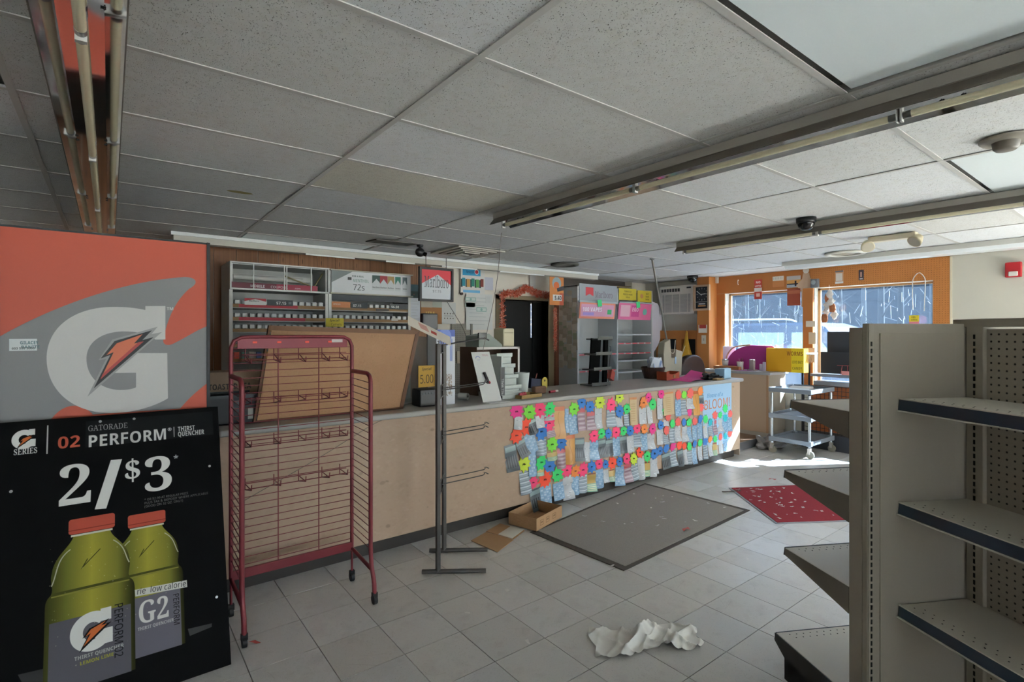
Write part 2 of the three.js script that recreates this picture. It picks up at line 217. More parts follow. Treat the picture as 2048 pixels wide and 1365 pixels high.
{ // white box strip over the back counter (runs along x)
  const t = thing('wall_strip_light', 'long white box light fixture over the cigarette racks', 'light fixture', [0, CE, -5.42]);
  const x0 = 0.42, x1 = 5.75;
  mesh('housing', [prism([[-0.07, 0], [-0.07, -0.03], [0.07, -0.03], [0.07, 0]], x1 - x0).rotateY(Math.PI / 2).translate(x0, 0, 0)], M('#dedfdc', 0.4), t);
  mesh('lower_tray', bb(x0 + 0.02, x1, -0.085, -0.03, -0.06, 0.05), M('#bcb7aa', 0.5), t);
  for (const [a, b] of [[1.55, 2.05], [2.4, 2.75], [3.1, 3.6], [3.95, 4.7]]) mesh('label_rail', bb(a, b, -0.1, -0.085, 0.035, 0.045), M('#e6e7e2', 0.3), t);
}
{ // white strip fixture along the window wall
  const t = thing('window_strip_light', 'long white channel light fixture along the ceiling above the windows', 'light fixture', [0, CE, 0]);
  mesh('housing', bb(6.62, 6.86, -0.05, 0, -3.1, 1.5), M('#c9c7bf', 0.4), t);
  mesh('diffuser', prism([[-0.1, 0], [-0.075, -0.035], [0.075, -0.035], [0.1, 0]], 4.56).translate(6.74, -0.05, -3.08), M('#dfe2e2', 0.25), t);
}
function domeCam(label, [x, z], r, drop = 0.02) {
  const t = thing('dome_camera', label, 'camera', [x, CE, z]);
  mesh('mount', lathe([[0, 0], [r * 1.15, 0], [r * 1.15, -0.03], [r, -0.04], [0, -0.04]].reverse()), M('#232323', 0.4), t);
  mesh('dome', new THREE.SphereGeometry(r, 20, 12, 0, 6.3, Math.PI / 2, Math.PI / 2).translate(0, -0.035, 0), M('#0f1012', 0.08), t);
}
domeCam('black dome security camera hanging under the ceiling beside the strip light', [4.232,-1.798], 0.06);
domeCam('small dark dome camera in the ceiling corner above the air conditioner', [7.085,-4.659], 0.07);
{ const t = thing('bullet_camera', 'black bullet security camera under the ceiling above the hanging red and white sign', 'camera', (([x, z]) => [x, CE, z])([2.452,-4.685]));
  mesh('mount', [cyl(0.03, 0.035, 0.02, 0, -0.02, 0), rod([0, -0.02, 0], [0, -0.05, 0], 0.012)], black, t);
  mesh('body', new THREE.SphereGeometry(0.045, 16, 12).scale(1.1, 1, 1).translate(0, -0.075, 0), M('#1c1c1d', 0.35), t); mesh('lens', rod([0.02, -0.085, 0.02], [0.045, -0.1, 0.045], 0.02, 14), M('#08080a', 0.1), t); }
{ const t = thing('smoke_detector', 'round white ceiling smoke detector near the top right corner', 'smoke detector', (([x, z]) => [x, CE, z])([3.212,-.509]));
  mesh('base', lathe([[0, -0.018], [0.085, -0.018], [0.095, -0.008], [0.095, 0]].map((p) => p)), M('#8f877a', 0.5), t); mesh('sensor', lathe([[0, -0.055], [0.035, -0.055], [0.045, -0.045], [0.05, -0.018]]), M('#6e675c', 0.5), t); }
{ const t = thing('emergency_light', 'cream emergency light bar with two swivel lamp heads near the windows', 'emergency light', (([x, z]) => [x, CE, z])([5.554,-1.627]), 0.0);
  mesh('body', rb(0.09, 0.05, 0.36, 0.01, 0, -0.025, 0), M('#cfc3a8', 0.5), t);
  for (const s of [-1, 1]) { const h = mesh('lamp_head', lathe([[0.0, 0], [0.03, 0], [0.05, -0.045], [0.056, -0.075], [0, -0.07]], 18), M('#c4b798', 0.45), t); h.position.set(-0.01, -0.045, s * 0.2); h.rotation.set(s * 0.5, 0, -0.7); mesh('lens', new THREE.CircleGeometry(0.048, 18).rotateX(Math.PI / 2).translate(0, -0.0755, 0), M('#b9b09c', 0.3), h); } }
{ const [x, z] = [3.051,-4.744];
  const t = thing('ceiling_vent', 'square louvred ceiling air vent above the cash register', 'air vent', [x, CE, z]);
  mesh('throat_plate', bb(-0.27, 0.27, -0.002, 0, -0.27, 0.27), M('#8d887e', 0.9), t);  // flat mid-grey plate behind the louvres in place of an opening
  for (let k = 0; k < 4; k++) { const a = 0.29 - k * 0.065, b = a - 0.032, y = -0.006 - k * 0.006; mesh('louvre', [bb(-a, a, y - 0.012, y, -a, -b), bb(-a, a, y - 0.012, y, b, a), bb(-a, -b, y - 0.012, y, -b, b), bb(b, a, y - 0.012, y, -b, b)], M('#b3ada0', 0.5), t); } }
{ const [x, z] = [6.384,-2.308];
  const t = thing('round_vent', 'round white ceiling diffuser with a dark centre near the windows', 'air vent', [x, CE, z]);
  mesh('ring', new THREE.TorusGeometry(0.17, 0.03, 8, 28).rotateX(Math.PI / 2).scale(1, 0.5, 1).translate(0, -0.01, 0), M('#cfcabd', 0.5), t); mesh('throat', cyl(0.15, 0.15, 0.004, 0, -0.008, 0, 24), M('#857c6d', 0.9), t); mesh('cone', lathe([[0, -0.03], [0.09, -0.012], [0.1, -0.006]], 20), M('#9b8f7b', 0.6), t); }
{ const [x, z] = [4.58,-4.842]; const t = thing('round_vent', 'sooty round ceiling diffuser above the tinsel-trimmed doorway', 'air vent', [x, CE, z]);
  mesh('ring', new THREE.TorusGeometry(0.15, 0.03, 8, 28).rotateX(Math.PI / 2).scale(1, 0.6, 1).translate(0, -0.012, 0), M('#57544e', 0.7), t); mesh('throat', cyl(0.14, 0.14, 0.004, 0, -0.008, 0, 24), M('#8b877e', 0.7), t); }
{ const [x, z] = [2.149,-4.667]; tag(mesh('lifted_panel', bx(0.5, 0.012, 0.16, x, CE - 0.012, z, 0, 0.25, 0.06), M('#5a5650', 0.9)), 'dark tilted ceiling flap above the menthol rack', 'flap'); }
// ---------- drinks cooler with its printed end panel, poster leaning on it ----------
{
  const gx0 = -0.37, gx1 = 0.398, top = 1.973, bot = 0.907, z = -3.1;
  const t = thing('drinks_cooler', 'tall drinks cooler whose end panel shows a huge white letter on orange and grey', 'cooler', [0, 0, 0]);
  mesh('cabinet', bb(gx0 - 0.03, gx1 + 0.014, 0, top + 0.01, z - 0.95, z - 0.004), M('#17181a', 0.45), t);
  const map = paint(1000, 1400, (x) => {
    const C = (...a) => a; fill(x, '#c65237', 0, 0, 1000, 1400);
    const path = (col, f) => { x.fillStyle = col; x.beginPath(); f(); x.closePath(); x.fill(); };
    const mv = (a) => x.moveTo(...a), ln = (a) => x.lineTo(...a), bz = (a, b, c) => x.bezierCurveTo(...a, ...b, ...c);
    path('#828180', () => { mv([0,619]); bz([225,440], [549,275], [873,228]); bz([952,225], [952,271], [899,305]); bz([822,390], [780,502], [757,642]); bz([751,682], [788,688], [822,663]); bz([891,623], [952,571], [1033,540]); ln([1033,917]); bz([934,995], [891,1043], [848,1100]); ln([371,1095]); bz([329,1017], [280,1013], [212,1107]); ln([0, 1400]); });
    fill(x, '#8a8987', 0, 1150, 1000, 250);
    path('#c65237', () => { mv([219,1098]); bz([273,1013], [343,1018], [400,1090]); ln([400,1116]); });
    path('#c6c3be', () => { mv([662,428]); ln([768,424]); ln([768,642]); ln([714,642]); bz([666,597], [595,588], [541,590]); bz([429,598], [373,667], [373,756]); bz([373,863], [436,946], [533,955]); bz([572,958], [603,952], [614,943]); ln([614,851]); ln([507,848]); ln([610,727]); ln([778,731]); ln([782,1026]); bz([690,1086], [579,1103], [488,1095]); bz([308,1078], [194,934], [194,750]); bz([194,566], [315,444], [503,438]); bz([564,436], [618,442], [662,453]); });
    poly(x, '#9a9894', [727,559, 496,640, 429,767, 466,759, 377,986, 749,594, 694,607]);
    poly(x, '#151313', [696,583, 507,650, 440,756, 487,735, 407,937, 704,627, 646,645]);
    poly(x, '#d9714c', [648,607, 518,663, 466,737, 502,719, 438,885, 654,653, 604,666]);
    poly(x, '#b6433d', [438,885, 654,653, 626,658, 449,852]);
    T(x, 'TM', 775,450, 26, { color: '#c9c8c2' });
    const a = [37,633], b = [153,702]; fill(x, '#cfd3d2', a[0], a[1], b[0] - a[0], b[1] - a[1]);
    T(x, 'GILACEY', a[0] + 44, a[1] + 32, 26, { color: '#4d6a6e', w: 78 }); T(x, 'BANITE', a[0] + 48, a[1] + 56, 24, { color: '#4d6a6e', w: 80 }); T(x, '603 555 5353', a[0] + 10, b[1] - 8, 16, { color: '#444', w: 110 });
  });
  const p = mesh('end_panel', printed(gx1 - gx0, top - bot, 0.004), M('#fff', 0.5, 0, { map }), t); p.position.set((gx0 + gx1) / 2, bot, z - 0.004);
  mesh('edge_trim', [bb(gx1, gx1 + 0.014, 0, top + 0.01, z - 0.004, z + 0.008), bb(gx0 - 0.03, gx0, 0, top + 0.01, z - 0.004, z + 0.008)], black, t);
}
{
  const L = 1.195, w = 0.9, ang = -Math.atan2(0.375, 1.135);
  const t = thing('leaning_poster', 'black drinks price poster with two bottles leaning on the cooler', 'poster', [-0.01, 0.002, -2.675]); t.rotation.x = ang;
  const map = paint(900, 1195, (x) => {
    fill(x, '#0c0c0d', 0, 0, 900, 1195); fill(x, '#1c1d1e', 375, 22, 500, 118);
    T(x, 'GATORADE', 383,68, 34, { font: 'serif', bold: false, color: '#a9a8a4', w: 145 });
    T(x, '02', 280,133, 72, { color: '#c9604a', w: 84 }); T(x, 'PERFORM', 381,140, 74, { color: '#d2d1cc', w: 300 }); T(x, '®', 682,101, 22, { color: '#d2d1cc' });
    fill(x, '#bdbcb8', ...[245,26], 5, 124); fill(x, '#bdbcb8', ...[707,83], 3, 50);
    T(x, 'THIRST', 724,108, 32, { color: '#c4c3be', w: 72 }); T(x, 'QUENCHER', 723,133, 32, { color: '#c4c3be', w: 112 });
    const G = (cx, cy, s, f = '#dddcd6') => { x.save(); x.translate(cx, cy); x.scale(s, s); x.lineWidth = 34; x.strokeStyle = f; x.beginPath(); x.ellipse(0, 0, 42, 45, 0, 0.75, 5.55); x.stroke(); fill(x, f, 22, -64, 30, 40); fill(x, f, 8, 2, 46, 26); fill(x, f, 28, 2, 28, 48); poly(x, '#161413', [46, -26, -8, -10, -26, 16, -10, 10, -34, 58, 52, -14, 34, -12]); poly(x, '#d2713f', [38, -22, -4, -6, -18, 12, -4, 6, -24, 42, 40, -12, 24, -10]); x.restore(); };
    { const c = [173,78]; G(c[0], c[1], 0.66); } T(x, 'SERIES', 142,141, 34, { font: 'serif', color: '#d2d1cc', w: 75 });
    T(x, '2', 282,378, 236, { font: 'serif', color: '#dedcd5', w: 124 }); poly(x, '#dedcd5', [409,413, 449,417, 506,209, 465,208]);
    T(x, '$', 510,309, 128, { font: 'serif', color: '#dedcd5', w: 68 }); T(x, '3', 583,373, 216, { font: 'serif', color: '#dedcd5', w: 131 }); T(x, '*', 702,249, 40, { color: '#bbb' });
    ['* OR $2.99 AT REGULAR PRICE', 'PLUS TAX & DEPOSIT WHERE APPLICABLE', '(GOOD ON 32 OZ. ONLY)'].forEach((s, i) => { const p = [586,411]; T(x, s, p[0], p[1] + i * 15, 14, { bold: false, color: '#8b8a86', w: [172, 254, 150][i] }); });
    const bottle = (cx, capY, s, body) => { // printed picture of a bottle
      x.save(); x.translate(cx, capY); x.scale(s, s);
      const sil = () => { x.beginPath(); x.moveTo(-62, 60); x.bezierCurveTo(-70, 100, -120, 120, -128, 190); x.bezierCurveTo(-136, 230, -118, 250, -130, 275); x.bezierCurveTo(-150, 290, -146, 320, -146, 360); x.lineTo(-146, 640); x.lineTo(146, 640); x.lineTo(146, 360); x.bezierCurveTo(146, 320, 150, 290, 130, 275); x.bezierCurveTo(118, 250, 136, 230, 128, 190); x.bezierCurveTo(120, 120, 70, 100, 62, 60); x.closePath(); };
      sil(); const g = x.createLinearGradient(-146, 0, 146, 0); g.addColorStop(0, '#3c3e1c'); g.addColorStop(0.22, '#6f7130'); g.addColorStop(0.5, '#a9a13f'); g.addColorStop(0.8, '#7f7d34'); g.addColorStop(1, '#2b2c17'); x.fillStyle = g; x.fill();
      x.strokeStyle = '#b9b8a4'; x.lineWidth = 4; x.beginPath(); x.moveTo(-70, 110); x.bezierCurveTo(-118, 140, -110, 200, -128, 240); x.moveTo(72, 104); x.bezierCurveTo(118, 140, 112, 180, 128, 210); x.stroke();
      fill(x, '#4c4d22', -128, 268, 256, 10); fill(x, '#8a8640', -128, 280, 256, 5);
      fill(x, body, -132, 380, 264, 262); x.fillStyle = '#bf5645'; x.beginPath(); x.roundRect(-78, -10, 156, 62, 10); x.fill(); fill(x, '#8f3b30', -78, 34, 156, 4); fill(x, '#d2d0bd', -70, 54, 140, 8);
      x.strokeStyle = '#3d3c1a'; x.lineWidth = 3; x.beginPath(); x.moveTo(28, 130); x.lineTo(-30, 190); x.lineTo(-14, 160); x.stroke();
      for (let i = 0; i < 60; i++) { x.globalAlpha = 0.5; x.fillStyle = '#d9d8b8'; x.beginPath(); x.arc(rnd(-135, 135), rnd(90, 560), rnd(0.6, 2.2), 0, 7); x.fill(); } x.globalAlpha = 1; x.restore();
    };
    poly(x, '#3b3b3b', [182,980, 280,987, 281,1041, 194,1009]); poly(x, '#4a4a49', [737,995, 831,1001, 830,1016, 744,1026]);
    { const c = [595,473]; bottle(c[0], c[1], 0.9, '#6d6a72'); } { const c = [401,450]; bottle(c[0], c[1], 1.0, '#5f5d63'); }
    poly(x, '#cfcdc5', [547,779, 740,791, 741,821, 549,807]); x.save(); { const c = [553,800]; x.translate(c[0], c[1]); } x.rotate(0.085); T(x, 'rie  low calorie', 0, 0, 34, { bold: false, color: '#3a3a3c', w: 184 }); x.restore();
    T(x, 'G2', 556,922, 124, { font: 'serif', color: '#d6d4cd', w: 116 }); T(x, 'THIRST QUENCHER', 556,947, 17, { color: '#bcbab4', w: 130 });
    { const c = [404,897]; G(c[0], c[1], 1.2); } T(x, 'THIRST QUENCHER', 348,991, 20, { color: '#b3b1ab', w: 160 }); T(x, 'LEMON LIME', 365,1013, 18, { color: '#a5a13f', w: 110 });
    x.save(); { const c = [477,815]; x.translate(c[0], c[1]); } x.rotate(Math.PI / 2); T(x, 'PERFORM 02', 0, 0, 40, { color: '#1b1a1c', bold: false, w: 210 }); x.restore(); x.save(); { const c = [686,835]; x.translate(c[0], c[1]); } x.rotate(Math.PI / 2); T(x, 'PERFORM', 0, 0, 30, { color: '#1b1a1c', bold: false, w: 160 }); x.restore();
  });
  mesh('print_board', printed(w, L, 0.006), new THREE.MeshPhysicalMaterial({ color: '#fff', roughness: 0.85, specularIntensity: 0.25, map }), t);
  const pin = M('#b6b6b4', 0.3, 0.6); for (const [a, b] of [[140,288], [851,294], [855,896], [427,28], [552,28]]) mesh('rivet', cyl(0.006, 0.005, 0.003, 0, 0, 0, 10).rotateX(Math.PI / 2).translate(a / 1000 - 0.45, (1195 - b) / 1000, 0.006), pin, t);
}
// ---------- red wire display rack ----------
{
  const x0 = 0.515, x1 = 1.175, zb = -3.13, zf = -2.84, red = M('#7c2f36', 0.4, 0.2);
  const t = thing('wire_display_rack', 'dark red wire display rack with side wings on casters', 'display rack', [x0, 0, zb]);
  const w = x1 - x0, d = zf - zb, H = 1.495, R = 0.011, hw = 1.285;
  mesh('frame', tube([[0, 0.2, 0], [0, H - 0.06, 0], [0.018, H - 0.018, 0], [0.06, H, 0], [w - 0.06, H, 0], [w - 0.018, H - 0.018, 0], [w, H - 0.06, 0], [w, 0.2, 0]], R, 80, 10, 0.05), red, t);
  mesh('header_plate', rb(w - 0.06, 0.06, 0.006, 0.002, w / 2, H - 0.035, 0.002), red, t);
  for (const f of [0.13, 0.32, 0.55, 0.75]) mesh('price_sticker', bx(0.022, 0.011, 0.001, f * w + 0.03, H - 0.03, 0.0056), M('#e8503c', 0.6), t);
  mesh('price_sticker', bx(0.065, 0.018, 0.001, w * 0.86, H - 0.025, 0.0056), M('#c5b9b4', 0.6), t);
  for (let i = 0; i < 30; i++) { const y = 0.26 + i * 0.0404; mesh('grid_wire', rod([0, y, 0], [w, y, 0], 0.0022, 6), red, t); }
  for (const f of [0.36, 0.7]) mesh('upright_wire', rod([f * w, 0.22, -0.003], [f * w, H - 0.06, -0.003], 0.0032, 6), red, t);
  mesh('bottom_bar', rb(w, 0.05, 0.02, 0.004, w / 2, 0.215, 0), red, t);
  for (const s of [0, w]) {
    const g = mesh('side_wing', tube([[s, hw, 0], [s, hw, d - 0.05], [s, hw - 0.015, d - 0.012], [s, hw - 0.05, d], [s, 0.3, d], [s, 0.2, d + 0.012], [s, 0.12, d + 0.05], [s, 0.06, d + 0.055]], 0.0125, 60, 10, 0.05), red, t);
    for (let i = 0; i < 24; i++) { const y = 0.3 + i * 0.041; mesh('wing_wire', rod([s, y, 0], [s, y - 0.012, d], 0.0022, 6), red, g); }
    mesh('foot_bar', rod([s, 0.2, 0], [s, 0.18, d], 0.011), red, t);
    for (const zz of [0, d + 0.055]) { const c = mesh('caster', [rod([s - 0.01, 0.026, zz], [s + 0.01, 0.026, zz], 0.026, 18), bx(0.03, 0.03, 0.02, s, 0.05, zz)], M('#1d1d1d', 0.5), t); mesh('stem', rod([s, 0.06, zz], [s, zz ? 0.07 : 0.2, zz], 0.007), red, c); }
  }
  for (const [y, dy] of [[1.4, -0.05], [1.16, 0.05], [0.93, 0.05], [0.7, 0.05]]) {
    const bar = mesh('hook_bar', [rod([0.05, y, 0.012], [w - 0.04, y, 0.012], 0.003, 6), rod([0.05, y - 0.032, 0.012], [w - 0.04, y - 0.032, 0.012], 0.003, 6)], red, t);
    for (const f of [0.1, 0.32, 0.52, 0.72, 0.88]) mesh('hook', [rod([f * w, y + 0.03, 0.012], [f * w, y - 0.032, 0.012], 0.0028, 6), rod([f * w, y - 0.032, 0.012], [f * w + 0.012, y - 0.03 + dy * 0.3, 0.11], 0.0028, 6), rod([f * w, y, 0.012], [f * w + 0.012, y - 0.03 + dy * 0.3, 0.11], 0.0028, 6), rod([f * w + 0.012, y - 0.03 + dy * 0.3, 0.11], [f * w + 0.012, y + dy * 0.3, 0.115], 0.0028, 6)], red, bar);
  }
}
// ---------- grey merchandising stand with two posts ----------
{
  const g = M('#4e4c49', 0.4, 0.3), t = thing('hook_stand', 'bare dark grey two-post hook stand in front of the counter', 'display stand', [1.633, 0, -2.88]);
  const p2 = [0.192, -0.256], dir = [0.8136, 0.5814]; const bar = (o, a, b) => { const A = [o[0] + dir[0] * a, 0.02, o[1] + dir[1] * a], B = [o[0] + dir[0] * b, 0.02, o[1] + dir[1] * b]; return rod(A, B, 0.014, 10); };
  mesh('foot', bar([0, 0], -0.1, 0.3), g, t); mesh('foot', bar(p2, -0.1, 0.3), g, t);
  mesh('post', rb(0.026, 1.43, 0.026, 0.004, 0, 0.735, 0), g, t); mesh('post', rb(0.026, 1.42, 0.026, 0.004, p2[0], 0.73, p2[1]), g, t);
  for (const [y, one] of [[1.435, 1], [1.14, 0], [0.84, 0], [0.52, 0]]) {
    const ladder = []; for (const f of [0.15, 0.5, 0.85]) ladder.push(rod([p2[0] * f, y - 0.05, p2[1] * f], [p2[0] * f, y + 0.03, p2[1] * f], 0.003, 6));
    ladder.push(rod([0, y - 0.05, 0], [p2[0], y - 0.05, p2[1]], 0.004, 6), rod([0, y + 0.03, 0], [p2[0], y + 0.03, p2[1]], 0.004, 6)); mesh('hook_ladder', ladder, g, t);
    for (const f of one ? [0.95] : [0.5, 0.95]) mesh('hook', tube([[p2[0] * f, y, p2[1] * f], [p2[0] * f + 0.29, y + 0.025 + (one ? 0.02 : 0), p2[1] * f + 0.06], [p2[0] * f + 0.3, y + 0.045, p2[1] * f + 0.064], [p2[0] * f + 0.33, y + 0.03, p2[1] * f + 0.07]], one ? 0.0055 : 0.0035, 30, 6, 0.2), g, t);
  }
  const s = zsign('torn_flyer', 'slanting strip of white card with red print lying on the grey stand', 'card', [0, 0], [0.32, 0.12], 0, (x, w, h) => { fill(x, '#d9d0c2', 0, 0, w, h); for (let i = 0; i < 5; i++) fill(x, '#b5483c', 70 + i * 4, 22 + i * 12, 60, 7); fill(x, '#b5483c', 160, 40, 40, 34); }, { d: 0.002 });
  s.rotation.set(-0.9, 0.25, -0.42); s.position.set(1.64, 1.50, -3.0);
}
// ---------- service counter ----------
const TT = 0.962;
{
  const t = thing('service_counter', 'long beige shop counter with grey laminate top', 'counter', [0.5, 0, -3.375]);
  const x1 = 6.12 - 0.5, bodyMap = tex(noiseCanvas(1024, 256, '#b49a82', [[5200, 0.6, 3.5, ['#a58b74', '#c0a78f', '#ab917a'], 0.35], [120, 5, 26, ['#a88e77', '#bda58d'], 0.18], [26, 1, 4, ['#7d6a58'], 0.5]]));
  mesh('front_panel', bb(0, x1, 0.1, TT - 0.04, -0.02, 0), M('#fff', 0.6, 0, { map: bodyMap }), t);
  mesh('carcass', [bb(0, x1, 0.1, TT - 0.04, -0.66, -0.02)], M('#8c755f', 0.7), t);
  mesh('toe_kick', bb(0.02, x1 - 0.03, 0, 0.1, -0.6, -0.055), M('#3b3733', 0.8), t);
  mesh('end_panel', bb(x1, x1 + 0.012, 0.02, TT - 0.04, -0.64, -0.001), M('#b09a84', 0.6), t);
  const topMap = tex(noiseCanvas(1024, 256, '#a3a09a', [[6000, 0.4, 1.6, ['#8e8b86', '#b4b1ab', '#98948c'], 0.5], [60, 6, 40, ['#97918a', '#aaa69f', '#8f8a82'], 0.2]]));
  mesh('worktop', rb(x1 + 0.06, 0.04, 0.76, 0.012, x1 / 2 + 0.02, TT - 0.02, -0.35), M('#fff', 0.38, 0, { map: topMap }), t);
}
{ // poster at the far end of the counter front
  zsign('spring_poster', 'pale blue paper poster with orange capitals on the end of the counter front', 'poster', [5.329,.954], [5.937,.208], -3.374, (x, w, h) => { fill(x, '#9fc0da', 0, 0, w, h); T(x, 'House of a', w * 0.13, h * 0.24, h * 0.085, { color: '#5c8fc0', italic: true, font: 'serif', w: w * 0.66 }); T(x, 'BLOOM!', w * 0.03, h * 0.42, h * 0.2, { color: '#cf7a4a', w: w * 0.92, bold: false }); for (let i = 0; i < 16; i++) { x.fillStyle = ['#d9909c', '#a6d08a', '#e2b35e'][i % 3]; x.beginPath(); x.arc(rnd(w), rnd(h * 0.5, h), rnd(4, 10), 0, 7); x.fill(); } }, { px: 420, d: 0.0012 });
}
